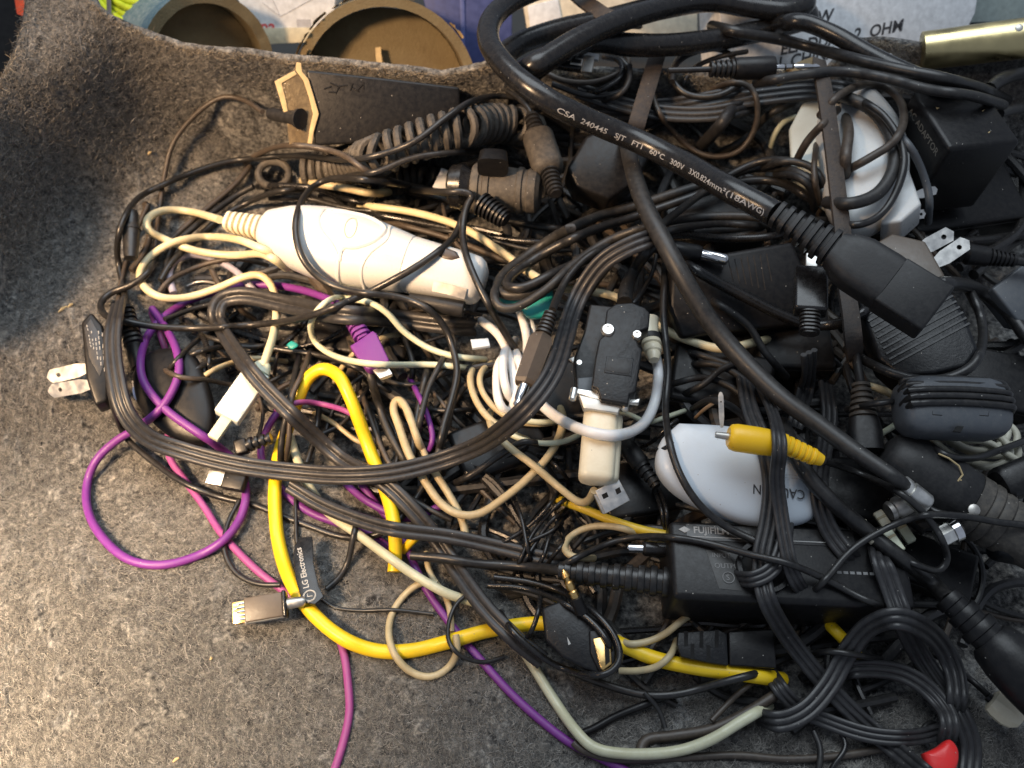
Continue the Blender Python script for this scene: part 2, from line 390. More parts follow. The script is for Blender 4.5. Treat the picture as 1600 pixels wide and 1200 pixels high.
def g_loft(sec, n=28):
    """sec rows: x, half width, half height, [exponent, y offset, z offset]"""
    v = []
    for r in sec:
        x, hy, hz = r[:3]; e = r[3] if len(r) > 3 else 2.; yo = r[4] if len(r) > 4 else 0; zo = r[5] if len(r) > 5 else 0
        for k in range(n):
            a = 2 * math.pi * (k + .5) / n; ca, sa = math.cos(a), math.sin(a)
            v.append((x, yo + hy * math.copysign(abs(ca) ** (2 / e), ca), zo + hz * math.copysign(abs(sa) ** (2 / e), sa)))
    m = len(sec); f = [(i * n + j, i * n + (j + 1) % n, (i + 1) * n + (j + 1) % n, (i + 1) * n + j) for i in range(m - 1) for j in range(n)]
    f = [t[::-1] for t in f]
    f.append(tuple(range(n))); f.append(tuple((m - 1) * n + j for j in range(n - 1, -1, -1)))
    f = [t[::-1] for t in f]
    return np.array(v), f
def rnd(x0, x1, hy, hz, e=4., r=5., hy1=None, hz1=None):
    """loft sections for a bar with rounded ends"""
    hy1 = hy if hy1 is None else hy1; hz1 = hz if hz1 is None else hz1; d = 1 if x1 > x0 else -1; out = []
    for a in (0, .3, .6, 1): t = 1 - math.sqrt(max(0, 1 - (1 - a) ** 2)); out.append((x0 + d * r * a, hy - r * t * .95, hz - r * t * .95, e))
    for a in (1, .6, .3, 0): t = 1 - math.sqrt(max(0, 1 - (1 - a) ** 2)); out.append((x1 - d * r * a, hy1 - r * t * .95, hz1 - r * t * .95, e))
    return out
def g_ribs(x0, x1, r0, r1, n, e=2., flat=1., depth=.72):
    """strain relief: alternating collars and grooves"""
    sec = []; L = (x1 - x0) / n
    for i in range(n):
        ra = r0 + (r1 - r0) * (i + .3) / n; xa = x0 + i * L
        sec += [(xa, ra * .97, ra * flat * .97, e), (xa + .05 * L, ra, ra * flat, e), (xa + .50 * L, ra, ra * flat, e), (xa + .56 * L, ra * depth, ra * flat * depth, e), (xa + .96 * L, ra * depth, ra * flat * depth, e)]
    sec.append((x1, sec[-1][1], sec[-1][2], e))
    return g_loft(sec, 20)
_TXT = {}
def g_text(t, size, align='CENTER', bold=0., shear=0.):
    cu = bpy.data.curves.new('t', 'FONT'); cu.body = t; cu.size = 1.0; cu.align_x = align; cu.align_y = 'CENTER'; cu.offset = bold; cu.shear = shear
    cu.resolution_u = 3; o = bpy.data.objects.new('t', cu); COL.objects.link(o); bpy.context.view_layer.update()
    me = bpy.data.meshes.new_from_object(o.evaluated_get(bpy.context.evaluated_depsgraph_get()))
    v = np.array([x.co[:] for x in me.vertices]) * size; f = [tuple(p.vertices) for p in me.polygons]
    bpy.data.objects.remove(o); bpy.data.curves.remove(cu); bpy.data.meshes.remove(me); return v, f
def subdiv_text(vf, n=1): return vf

# ------------------------------------------------------------------ the felt liner
RIM = np.array([(-240, 520), (-120, 300), (-50, 205), (0, 132), (14, 104), (26, 72), (36, 38), (40, 5), (46, -50), (90, -95), (122, -55), (136, 0), (150, 16), (172, 32), (205, 47), (240, 61), (285, 74), (330, 82), (395, 86), (430, 92), (520, 100), (620, 110), (690, 119), (730, 112), (760, 104), (900, 112), (1100, 120), (1290, 116), (1335, 70), (1380, 66), (1440, 76), (1520, 82), (1700, 80), (1840, 80)], float)
FELT_CP = np.array([
 (-240, 1440, 6), (300, 1440, 4), (800, 1440, 2), (1300, 1440, 0), (1840, 1440, 0),
 (-240, 1130, 8), (0, 1130, 12), (180, 1040, 13), (400, 1110, 4), (640, 1080, 2), (900, 1150, 0), (1300, 1150, 0), (1840, 1130, 0),
 (-240, 930, 8), (0, 930, 9), (120, 910, 8), (300, 900, 4), (500, 930, 0), (800, 950, 0), (1200, 950, 0), (1840, 900, 0),
 (-240, 770, -9), (0, 730, -9), (130, 730, -8), (280, 790, -4), (450, 750, 0), (700, 700, 0), (1100, 700, 0), (1840, 650, 2),  # dip deepened to darken this band, standing in for a cast shadow
 (-240, 660, 10), (0, 610, 11), (70, 555, 14), (140, 480, 15), (210, 390, 15), (280, 320, 15), (350, 275, 15), (250, 560, 3), (400, 450, 0), (700, 430, 0), (1100, 430, 0), (1840, 420, 4),
 (-240, 570, 18), (0, 500, 17), (60, 430, 18), (120, 360, 20), (190, 300, 22), (280, 240, 26), (420, 260, 12),
 (0, 330, 50), (60, 250, 56), (150, 230, 46), (250, 180, 46), (360, 190, 36), (500, 290, 10), (700, 290, 6), (1000, 300, 3), (1400, 300, 5), (1840, 300, 8),
 (0, 190, 80), (50, 110, 92), (120, 90, 90), (200, 110, 74), (300, 120, 66), (420, 150, 52), (600, 170, 50), (800, 160, 52), (1100, 150, 54), (1400, 150, 56), (1840, 160, 60),
 (40, 20, 104), (90, -80, 118), (136, 10, 104), (205, 55, 90), (330, 88, 80), (520, 106, 74), (700, 122, 70), (1000, 116, 68), (1200, 120, 68), (1335, 74, 76), (1500, 86, 76), (1840, 84, 78), (-120, 320, 84), (-240, 520, 60)], float)
def tps(cp, lam=60.):
    n = len(cp); x = cp[:, :2] / 100.0
    d = np.linalg.norm(x[:, None] - x[None], axis=-1); K = np.where(d > 0, d * d * np.log(d + 1e-9), 0) + np.eye(n) * lam / 1000
    Pm = np.c_[np.ones(n), x]; A = np.block([[K, Pm], [Pm.T, np.zeros((3, 3))]]); sol = np.linalg.solve(A, np.r_[cp[:, 2], np.zeros(3)])
    def f(px, py):
        q = np.stack([np.asarray(px, float), np.asarray(py, float)], -1) / 100.0
        d = np.linalg.norm(q[..., None, :] - x, axis=-1); k = np.where(d > 0, d * d * np.log(d + 1e-9), 0)
        return k @ sol[:n] + sol[n] + q @ sol[n + 1:]
    return f
felt_z = tps(FELT_CP)
rim_y = lambda px: np.interp(px, RIM[:, 0], RIM[:, 1])
def build_felt():
    m, nt, b = _nt('grey_felt'); L = nt.links
    n1 = _noise(nt, 520, 6, .7); n2 = _noise(nt, 1500, 3, .7); n3 = _noise(nt, 40, 4, .6); n4 = _noise(nt, 260, 5, .65)
    r1 = _ramp(nt, n1.outputs['Fac'], [(.30, (.070, .071, .073)), (.45, (.145, .144, .142)), (.60, (.225, .221, .214)), (.76, (.36, .35, .335))])
    r4 = _ramp(nt, n4.outputs['Fac'], [(.36, (.13, .13, .14)), (.46, (.58, .58, .59)), (.56, (1.0, 1.0, 1.0)), (.70, (1.4, 1.38, 1.34))])
    mu = nt.nodes.new('ShaderNodeMix'); mu.data_type = 'RGBA'; mu.blend_type = 'MULTIPLY'; mu.inputs['Factor'].default_value = 1
    L.new(r1.outputs['Color'], mu.inputs['A']); L.new(r4.outputs['Color'], mu.inputs['B'])
    r3 = _ramp(nt, n3.outputs['Fac'], [(.3, (.80, .83, .86)), (.7, (1.15, 1.10, 1.0))])
    mv = nt.nodes.new('ShaderNodeMix'); mv.data_type = 'RGBA'; mv.blend_type = 'MULTIPLY'; mv.inputs['Factor'].default_value = 1
    L.new(mu.outputs['Result'], mv.inputs['A']); L.new(r3.outputs['Color'], mv.inputs['B'])
    L.new(mv.outputs['Result'], b.inputs['Base Color']); b.inputs['Roughness'].default_value = .95; b.inputs['Specular IOR Level'].default_value = .15
    b.inputs['Sheen Weight'].default_value = .25
    bp = nt.nodes.new('ShaderNodeBump'); bp.inputs['Strength'].default_value = .9; bp.inputs['Distance'].default_value = .0016
    L.new(n1.outputs['Fac'], bp.inputs['Height']); L.new(bp.outputs['Normal'], b.inputs['Normal'])
    # sheet: columns follow the picture's columns, rows run from in front of the camera to the rim, then over it and down the back
    cols = np.unique(np.r_[np.arange(-240, 1841, 5), RIM[:, 0], np.arange(-20, 160, 4)]); rows = 300; n = len(cols)
    V = []
    for i in range(rows):
        t = i / (rows - 1); ry = rim_y(cols); y = 1440 + (ry - 1440) * t; z = felt_z(cols, y)
        p = P(cols, y, z)
        V.append(p)
    top = V[-1]; nrm = np.array((0, .6, .2))
    for dy, dz in ((.0012, .0012), (.003, .0014), (.0045, 0), (.005, -.004), (.005, -.03), (.005, -.09)):
        V.append(top + np.array((0, dy, dz)))
    V = np.array(V)
    hum = np.sin(V[..., 0] * 210 + 3 * np.sin(V[..., 1] * 120)) * np.sin(V[..., 1] * 190 + 2) * .0007
    V[:rows - 2, :, 2] += hum[:rows - 2]
    g = np.random.default_rng(11)
    def blur(a, k):
        for _ in range(k): a = (a + np.roll(a, 1, 0) + np.roll(a, -1, 0) + np.roll(a, 1, 1) + np.roll(a, -1, 1)) / 5
        return a / a.std()
    sh_ = V.shape[:2]; tuft = blur(g.normal(0, 1, sh_), 2) * .00026 + blur(g.normal(0, 1, sh_), 9) * .00034     # matted tufts
    V[:rows - 2, :, 2] += tuft[:rows - 2]; V[:, :, 1] -= tuft * .6
    R = V.shape[0]; f = [(i * n + j, i * n + j + 1, (i + 1) * n + j + 1, (i + 1) * n + j) for i in range(R - 1) for j in range(n - 1)]
    v = V.reshape(-1, 3)
    o = mesh_obj('felt_liner', v, f, m); tag(o, 'grey needle-felt liner curving up into a rim behind the cable pile', 'felt liner', kind='structure')
    return o, V
FELT, FELT_V = build_felt()
# the record of heights starts as the felt itself
HB[:] = np.where(GY > rim_y(GX), felt_z(GX, GY), felt_z(GX, rim_y(GX)) - 2)
FELT_HB = HB.copy()

# ------------------------------------------------------------------ things behind the rim
class ThingW(Thing):
    """a thing set by world position and axes, in millimetres"""
    def __init__(s, name, label, cat, loc, X, Z=(0, 0, 1), unit=.001, group=None):
        X = Vector(X).normalized(); Z = Vector(Z); Y = Z.cross(X).normalized(); Z = X.cross(Y).normalized()
        s.M = Matrix(((X.x, Y.x, Z.x, loc[0]), (X.y, Y.y, Z.y, loc[1]), (X.z, Y.z, Z.z, loc[2]), (0, 0, 0, 1))); s.Mi = s.M.inverted(); s.s = unit
        s.root = bpy.data.objects.new(name, None); COL.objects.link(s.root); s.root.matrix_world = s.M; s.root.empty_display_size = .004; tag(s.root, label, cat, group)
def jag(v, amp, seed=0):
    r = np.random.default_rng(seed); return v + r.normal(0, amp, v.shape)
def g_pipe(L, ro, ri, n=48, jagx=0., seed=1):
    r = np.random.default_rng(seed); v = []; j = r.normal(0, jagx, n)
    for x, rad in ((0, ri), (0, ro), (L, ro), (L, ri)):
        for k in range(n):
            a = 2 * math.pi * k / n; v.append((x + (j[k] if x == 0 else 0), rad * math.cos(a), rad * math.sin(a)))
    f = [(i * n + q, i * n + (q + 1) % n, ((i + 1) % 4) * n + (q + 1) % n, ((i + 1) % 4) * n + q) for i in range(4) for q in range(n)]
    return np.array(v), f
def raydir(px, py, add=(0, 0, 0)):
    d = rays(px, py); d = d / np.linalg.norm(d); return tuple(d + np.array(add))
INNER = plastic('cardboard_inside', (.17, .13, .065), .9, .6, (.24, .19, .11), bump=.9, lint=False, grime=(.14, .10, .05))  # lighter than the cardboard edge tone so the dim tube interiors look lit
def pipe_split(T, L, ro, ri, outer, inner, seed=1):
    v, f = g_pipe(L, ro, ri, jagx=.35, seed=seed); n = 48
    T.part('tube_wall', (v, [q for k, q in enumerate(f) if n <= k < 2 * n]), outer, stamp=False)
    T.part('inner_backing', g_loft([(ri * .36, ri * .99, ri * .99), (ri * .36 + 3, ri * .99, ri * .99)], 40), INNER, stamp=False)  # added shallow disc that catches light and brightens the tube's inside
    T.part('tube_end', (v, [q for k, q in enumerate(f) if k < n or k >= 2 * n]), inner, stamp=False)

# shelf the things behind the rim stand on, and the dark board behind them
sh = mesh_obj('shelf', *g_box(-.9, .9, .40, 1.3, -.035, -.02, .002), plain('dark_shelf', (.035, .033, .03), .7)); tag(sh, 'dark shelf behind the felt rim', None, kind='structure')

t = ThingW('cardboard_tube', 'wide brown cardboard tube with torn paper edge and open dark mouth', 'tube', tuple(P(605, 150, 52) + rays(605, 150) * .035), raydir(605, 130, (-.03, 0, .10)))
pipe_split(t, 120, 49, 44, KRAFT, INNER, 3)
r = np.random.default_rng(5)
def flap(T, name, a0, x, w, h, seed, rad=49.4, mat=None):
    rr = np.random.default_rng(seed); n = 9; v = []
    for i in range(n):
        a = a0 + (i / (n - 1) - .5) * w / rad
        for k in range(3):
            xx = x - h * (k / 2 - .4) * (1 + rr.normal(0, .3)); R = rad + .3 + k * rr.uniform(.1, .8)
            v.append((xx, R * math.cos(a), R * math.sin(a)))
    f = [(i * 3 + k, i * 3 + k + 1, (i + 1) * 3 + k + 1, (i + 1) * 3 + k) for i in range(n - 1) for k in range(2)]
    T.part(name, (np.array(v), f), mat or TAPE, stamp=False)
for k, (a0, x, w_, h) in enumerate(((2.50, 1, 16, 7), (2.20, 3, 12, 8), (2.85, 2, 14, 6), (1.35, 1, 22, 3), (.6, 2, 10, 4), (1.9, 6, 10, 9))): flap(t, 'torn_paper', math.pi - a0, x, w_, h, k)
c = np.array([(12 - .9 * i, .5 + .6 * math.sin(i * .8), 24 - 4.2 * i) for i in range(11)])
t.part('paper_strip', sweep(c, [(-1.6, -.2), (1.6, -.2), (1.6, .2), (-1.6, .2)]), TAPE, stamp=False)
flap(t, 'torn_paper', .55, -.5, 9, 3, 21, 45)

t = ThingW('cardboard_tube', 'narrow cardboard tube with worn blue-green printed outside', 'tube', tuple(P(330, 100, 58) + rays(330, 100) * .03), raydir(320, 80, (-.42, 0, .12)))
pipe_split(t, 110, 36, 30, TEALCARD, INNER, 9)

t = Thing('product_box', 'white carton with red lettering and a faint grey line drawing', 'box', 380, 30, 520, 30, z=(38, 38), upmix=1.)
b0 = t.part('carton', t.poly([(340, -80), (530, -80), (520, 52), (396, 60)], -60, 0, 1.5), PAPER, stamp=False)
t.part('red_lettering', t.text('ana', 413, 42, 26, .35, 2, bold=.02), PRINTR, stamp=False)
t.part('grey_print_block', g_box(*[q for q in (t.lp(464, 38)[0], t.lp(486, 38)[0], t.lp(470, 44)[1], t.lp(470, 30)[1])], 0.1, .5, 0), plain('pale_grey_print', (.45, .45, .47), .6), stamp=False)
for k, seg in enumerate((((438, 26), (500, -8)), ((438, 26), (424, -6)), ((424, -6), (470, -24)), ((410, 4), (436, 24)))):
    p = [(*t.lp(*q), .4) for q in seg]; t.part('drawn_line', sweep(np.linspace(p[0], p[1], 4), circ(.5, 4)), plain('pale_grey_print', (.45, .45, .47), .6), stamp=False)
t.part('cream_band', t.poly([(398, 44), (522, 42), (520, 64), (398, 70)], .1, 1.5, .3), plain('cream_card', (.62, .56, .40), .6), stamp=False)

t = Thing('blue_box', 'dark blue card box behind the wide cardboard tube', 'box', 670, 40, 800, 40, z=(30, 30), upmix=1.)
t.part('carton', t.poly([(640, -90), (800, -90), (800, 120), (690, 120)], -70, 0, 2), BLUEBOX, stamp=False)
t.part('fold_edge', t.poly([(716, -90), (724, -90), (728, 120), (722, 120)], .1, 3, .5), plain('blue_fold', (.10, .13, .34), .45), stamp=False)

t = Thing('cream_box', 'cream white carton behind the coiled power cord', 'box', 820, 30, 1000, 30, z=(28, 28), upmix=1.)
t.part('carton', t.poly([(800, -90), (1090, -90), (1090, 70), (826, 60)], -60, 0, 2), plain('cream_carton', (.78, .72, .58), .6), stamp=False)
t.part('side_panel', t.poly([(824, 10), (872, -2), (880, 40), (830, 60)], .1, 4, 1), PAPER, stamp=False)

t = Thing('speaker_box', 'white carton printed with slanted black capitals reading 2 OHM', 'box', 1150, 70, 1530, 10, z=(52, 52), upmix=1.)
t.part('carton', t.poly([(1120, -110), (1545, -110), (1524, 20), (1505, 60), (1445, 120), (1130, 160)], -80, 0, 2), PAPER, stamp=False)
def pr(s_, x, y, sz, a=9, al='LEFT'): t.part('lettering', t.text(s_, x, y, sz, .4, a - 9 + 2, al, bold=.025, shear=.25, sx=1.05), PRINTD, stamp=False, smooth=False)
pr(':  80W', 1300, 24, 24, al='RIGHT'); pr('EL:  DUAL  2  OHM', 1410, 40, 24, al='RIGHT'); pr('IN  CHINA', 1196, 104, 24)
for x, y in (): pass

t = Thing('brass_tube', 'brushed gold metal tube with an open end and a small rivet', 'tube', 1440, 80, 1660, 52, z=(78, 92), w=30)
t.part('tube', g_loft([(0, 28, 28), (1, 29.5, 29.5), (225, 31, 31)], 40), BRASS)
t.part('rivet', g_loft([(a, r_, r_) for a, r_ in ((0, 6), (1, 6), (2, 4.5))], 16), METALD, stamp=False).matrix_local = Matrix.Translation(Vector((132, 4, 29.3)) * t.s) @ Matrix.Rotation(-math.pi / 2, 4, 'Y')

# grey-green carton at the far right, yellow-green coil, black bag, red wrapper
t = Thing('grey_carton', 'grey green carton edge above the gold tube', 'box', 1520, 10, 1660, 0, z=(40, 40), upmix=1.)
t.part('carton', t.poly([(1518, -120), (1760, -120), (1760, 30), (1510, 36)], -60, 0, 2), plain('grey_green_card', (.34, .40, .38), .6), stamp=False)
t.part('dark_edge', t.poly([(1508, 34), (1760, 28), (1760, 80), (1505, 80)], -60, -1, 2), plain('dark_card', (.02, .02, .02), .6), stamp=False)
t = Thing('cable_coil', 'bright yellow green cable coil held by a grey tie', 'cable coil', 150, 0, 250, 30, z=(52, 52), upmix=.8)
for k in range(9):
    cc = np.array([(*t.lp(160 + 92 * u, -62 + 11.5 * k + 30 * u - 34 * math.sin(math.pi * u) * -.5), 10 * math.sin(math.pi * u) - (k % 2) * 3) for u in np.linspace(-.25, 1.1, 26)])
    t.part('coil_strand', sweep(cc, circ(5.2, 10)), LIME, stamp=False)
cc = np.array([(*t.lp(182 - 2 * math.sin(u), 40 - 100 * u / 2), 16) for u in np.linspace(-.1, 1.3, 12)])
t.part('tie', sweep(cc, [(-6, -1), (6, -1), (6, 1), (-6, 1)], None, np.array(t.M)[:3, 2]), plain('grey_tie', (.16, .16, .17), .6), stamp=False)
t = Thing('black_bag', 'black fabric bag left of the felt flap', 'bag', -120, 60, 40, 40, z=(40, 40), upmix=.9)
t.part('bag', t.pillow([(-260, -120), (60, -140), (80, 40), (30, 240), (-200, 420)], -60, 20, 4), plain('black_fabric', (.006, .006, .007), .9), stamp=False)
t = Thing('red_wrapper', 'small orange red wrapper beside the black bag', 'wrapper', 20, 0, 50, 10, z=(72, 72), upmix=1.)
t.part('wrapper', t.poly([(14, -50), (60, -50), (52, 30), (26, 22)], -4, 0, 1), plain('orange_red', (.72, .09, .03), .5), stamp=False)

# ------------------------------------------------------------------ the buried tangle that carries what one sees
CORE_CP = np.array([(60, 600, 0), (150, 420, 0), (150, 700, 0), (250, 330, 4), (300, 560, 4), (300, 900, 0), (430, 300, 10), (430, 480, 12), (450, 680, 4), (450, 850, 0), (450, 1100, 0), (600, 420, 20), (600, 620, 15), (600, 800, 4), (620, 960, 0), (700, 1120, 0),
 (800, 330, 28), (800, 560, 27), (800, 760, 18), (830, 900, 8), (880, 1120, 0), (1000, 280, 36), (1000, 480, 35), (1000, 680, 31), (1000, 860, 20), (1000, 1000, 9), (1050, 1180, 0), (1200, 280, 42), (1200, 560, 38), (1200, 780, 32), (1200, 980, 16), (1250, 1190, 2),
 (1420, 280, 44), (1420, 560, 38), (1420, 780, 28), (1420, 960, 14), (1450, 1180, 0), (1650, 300, 44), (1650, 600, 36), (1650, 800, 22), (1650, 960, 6), (1650, 1200, 0), (400, 180, 0), (700, 180, 10)], float)
core_z = tps(CORE_CP)
CORE = np.clip(core_z(GX, GY), 0, 60)
INSIDE = (GY > rim_y(GX) + 10) & (GX > 150)
def core_at(px, py): j, i = cells(np.asarray(px), np.asarray(py)); return np.where(INSIDE[j, i], np.maximum(CORE[j, i], FELT_HB[j, i]), FELT_HB[j, i])
nf = 0
fill_mats = [BLK, BLK2, BLKG, GRY, BLK, BLK2, BROWNC, RIB]
tries = 0
while nf < 200 and tries < 9000:
    tries += 1
    x, y = random.uniform(300, 1640), random.uniform(160, 1120)
    if core_at(np.array([x]), np.array([y]))[0] - felt_z(x, max(y, float(rim_y(x)))) < 5: continue
    a = random.uniform(0, 2 * math.pi); k = random.uniform(-.5, .5); pts = []; ok = True
    for i in range(random.randint(4, 9)):
        pts.append((x, y)); a += k + random.uniform(-.35, .35); x += math.cos(a) * 60; y += math.sin(a) * 48
        if not (260 < x < 1680 and y < 1150 and y > float(rim_y(x)) + 40): break
        if core_at(np.array([x]), np.array([y]))[0] < 4: break
    if len(pts) < 4: continue
    wpx = random.choice((9, 10, 11, 12, 14, 16, 20)); q = spline([p + (0, 0) for p in pts], 8)
    fz = felt_z(q[:, 0], np.maximum(q[:, 1], rim_y(q[:, 0]))); cz = core_at(q[:, 0], q[:, 1])
    u = gauss(np.interp(np.arange(len(q)), np.linspace(0, len(q) - 1, 5), np.random.default_rng(nf).uniform(.3, .98, 5)), 3)
    z = gauss(fz + np.maximum(cz - fz, 2) * u - 1, 4); z = np.maximum(z, fz + 1.5)
    cc = P(q[:, 0], q[:, 1], z); rr = wpx / 2 * np.median(depth_at(q[:, 0], q[:, 1], z)) / FPX
    v, f = sweep(cc, circ(rr, 8)); base = Vector(cc[np.argmin(cc[:, 2])])
    m_ = fill_mats[nf % len(fill_mats)]
    o = mesh_obj('buried_cable', v - np.array(base), f, m_, Matrix.Translation(base))
    tag(o, 'thin dark cable buried in the depth of the tangle', 'cable', 'cables buried deep in the pile'); nf += 1
# added dark boxes under the cables that keep the pile's gaps black
for k, (x, y, hw, hh, a_, l) in enumerate(((1130, 590, 80, 50, 10, 'added dark gap filler in the hollow right of the connector hood'), (1500, 300, 90, 60, -8, 'added dark gap filler below the square block adapter'), (1560, 590, 70, 50, 12, 'added dark gap filler behind the wound ferrite block'), (780, 690, 70, 45, -20, 'added dark gap filler below the wide ribbon bend'), (860, 600, 60, 50, 15, 'added dark gap filler behind the hexagonal jack'), (1340, 760, 60, 50, 5, 'added dark gap filler under the thick slanting cord end'), (1000, 760, 60, 45, -10, 'added dark gap filler behind the bare silver plug'), (1240, 520, 60, 60, 0, 'added dark gap filler under the mini plug'), (1460, 880, 70, 40, 20, 'added dark gap filler behind the large mains plug'), (1120, 330, 80, 40, -4, 'added dark gap filler under the folded cord bundle'), (640, 420, 90, 40, 14, 'added dark gap filler beneath the white shaver'), (560, 520, 80, 36, 6, 'added dark gap filler beneath the flat twin cable'))):
    ca, sa = math.cos(math.radians(a_)), math.sin(math.radians(a_)); zt = float(core_at(np.array([float(x)]), np.array([float(y)]))[0]) - 5
    t = Thing('gap_filler_box', l, 'adapter', x - hw * ca, y - hw * sa, x + hw * ca, y + hw * sa, z=(zt, zt), upmix=.3)
    t.part('case', g_box(0, t.L, -hh, hh, -max(8, (zt - 2) / 1000 / t.s), 0, 7), HARD, stamp=False); t.part('seam', g_box(2, t.L - 2, -hh - .8, hh + .8, -12, -10, .3), BLK2, stamp=False)
HB[:] = np.where(INSIDE, np.maximum(HB, CORE - 1.0), HB)

# ================================================================== the pile, from the bottom up
def C(name, label, mat, w, pts, **k): return cable(name, label, mat, w, pts, **k)
def relief(T, L0, L1, r0, r1, n, mat, name='strain_relief', e=2., flat=1., depth=.72): return T.part(name, g_ribs(L0, L1, r0, r1, n, e, flat, depth), mat)
def prong(T, a, b, za, zb, wd=12.5, tk=3., hole=.72, mat=None):
    """flat mains blade from pixel a to pixel b with the hole near its tip"""
    A, B = Vector(P(*a, za)), Vector(P(*b, zb)); X = (B - A); L = X.length; X.normalize(); tc = (Vector((0, 0, CAM_H)) - A).normalized()
    Y = tc.cross(X).normalized(); Z = X.cross(Y); s = float(depth_at(*a, za)) / FPX; w2 = wd * s; n = 12; R = w2 * .34; cx = L * hole
    M = np.array(((X.x, Y.x, Z.x, A.x), (X.y, Y.y, Z.y, A.y), (X.z, Y.z, Z.z, A.z), (0, 0, 0, 1)))
    outer = [(cx + (L - cx) * .97 * math.cos(a_) if math.cos(a_) > 0 else cx + cx * math.cos(a_), w2 * math.sin(a_)) for a_ in np.arange(n) * 2 * math.pi / n]
    outer = []
    for k in range(n):
        a_ = 2 * math.pi * k / n; c_, s_ = math.cos(a_), math.sin(a_); m = max(abs(c_), abs(s_)); c_, s_ = c_ / m, s_ / m
        xx = cx + c_ * ((L - cx) if c_ > 0 else cx); yy = s_ * w2
        if c_ > .9 and abs(s_) > .5: xx -= w2 * .35
        outer.append((xx, yy))
    inner = [(cx + R * math.cos(2 * math.pi * k / n), R * math.sin(2 * math.pi * k / n)) for k in range(n)]
    t = tk * s / 2; v = [(x, y, z) for z in (-t, t) for ring in (outer, inner) for x, y in ring]; f = []
    for k in range(n):
        q = (k + 1) % n
        f += [(2 * n + k, 2 * n + q, 3 * n + q, 3 * n + k), (q, k, n + k, n + q), (k, q, 2 * n + q, 2 * n + k), (n + q, n + k, 3 * n + k, 3 * n + q)]
    T.part('prong', (xf(M, np.array(v)), f), mat or METAL, world=True)
def dashes(T, px, py, rows, n, w_, gap, lead, h, ang, mat, seed=1):
    """rows of print too small to read"""
    r = np.random.default_rng(seed); x0, y0 = T.lp(px, py, h); a = math.radians(ang); vs, fs = [], []
    for i in range(rows):
        x = 0.
        for k in range(n):
            l = w_ * r.uniform(.4, 1.3); q = np.array([(x, -i * lead), (x + l, -i * lead), (x + l, -i * lead + gap), (x, -i * lead + gap)]); x += l + w_ * .25
            R = np.array(((math.cos(a), -math.sin(a)), (math.sin(a), math.cos(a)))); q = q @ R.T + (x0, y0); b = len(vs); vs += [(*p, h) for p in q]; fs.append((b, b + 1, b + 2, b + 3))
    return T.part('print', (np.array(vs), fs), mat, stamp=False, smooth=False)

# ---- back left: taped adapter and coiled cord
t = Thing('power_adapter', 'black rectangular adapter with torn brown tape at its cord end', 'adapter', 474, 165, 724, 178, w=55, z=(70, 62), upmix=.8, roll=8)
adp = t
t.part('case', t.poly([(478, 109), (600, 122), (718, 136), (722, 214), (492, 228)], -70, 0, 4), HARD)
t.part('tape', t.poly([(463, 98), (470, 112), (482, 122), (488, 150), (497, 178), (489, 205), (486, 228), (462, 224), (452, 226), (448, 190), (440, 160), (436, 138), (429, 128), (458, 112)], -3, 2.5, .6), plastic('clear_brown_tape', (.10, .075, .045), .12, .35, (.45, .34, .18), bump=.5))
for q in ([(463, 97), (470, 98), (472, 112), (482, 124), (490, 150), (498, 178), (490, 206), (487, 229), (480, 228), (484, 200), (489, 178), (482, 150), (474, 126), (462, 110)], [(429, 127), (460, 110), (464, 116), (440, 130), (447, 158), (450, 176), (443, 175), (436, 150)]):
    t.part('torn_paper', t.poly(q, 2.5, 4, .4), TAPE)
for k, (x, y, a) in enumerate(((512, 137, 20), (522, 132, -20), (527, 141, 60), (536, 134, 10), (549, 136, 70), (556, 140, -30), (563, 136, 50), (568, 134, 90), (519, 144, 0))):
    x0, y0 = t.lp(x, y, .5); a = math.radians(a); d = np.array((math.cos(a), math.sin(a))) * 6
    t.part('embossed_mark', sweep(np.linspace((x0 - d[0], y0 - d[1], .3), (x0 + d[0], y0 + d[1], .3), 4), circ(1.1, 6)), HARD, stamp=False)
a2 = Thing('x', 'x', 'x', 470, 186, 410, 176, w=10, z=(68, 62)); COL.objects.unlink(a2.root)
def merge(T, A):
    """a helper frame whose pieces belong to thing T"""
    A.root = T.root; A.own = A.part
    def part(name, geo, mat, world=False, **k):
        v, f = geo
        if not world: v = xf(A.M, np.asarray(v, float) * A.s)
        return T.part(name, (v, f), mat, world=True, **k)
    A.part = part; return A
def sub(T, ax, ay, bx, by, **k):
    A = Thing('helper', '', '', ax, ay, bx, by, **k); bpy.data.objects.remove(A.root); return merge(T, A)
bpy.data.objects.remove(a2.root)
a2 = sub(t, 470, 186, 410, 176, w=10, z=(68, 62))
a2.part('strain_relief', g_loft([(0, 16, 16), (6, 15, 15), (14, 11, 11), (58, 10, 10), (68, 8, 8)]), GRY)
C('', '', BROWNC, 7.5, [(412, 176), (385, 158), (352, 151), (325, 163), (295, 190), (270, 225), (258, 270), (250, 320), (244, 372), (240, 410)], T=t, z0=63)

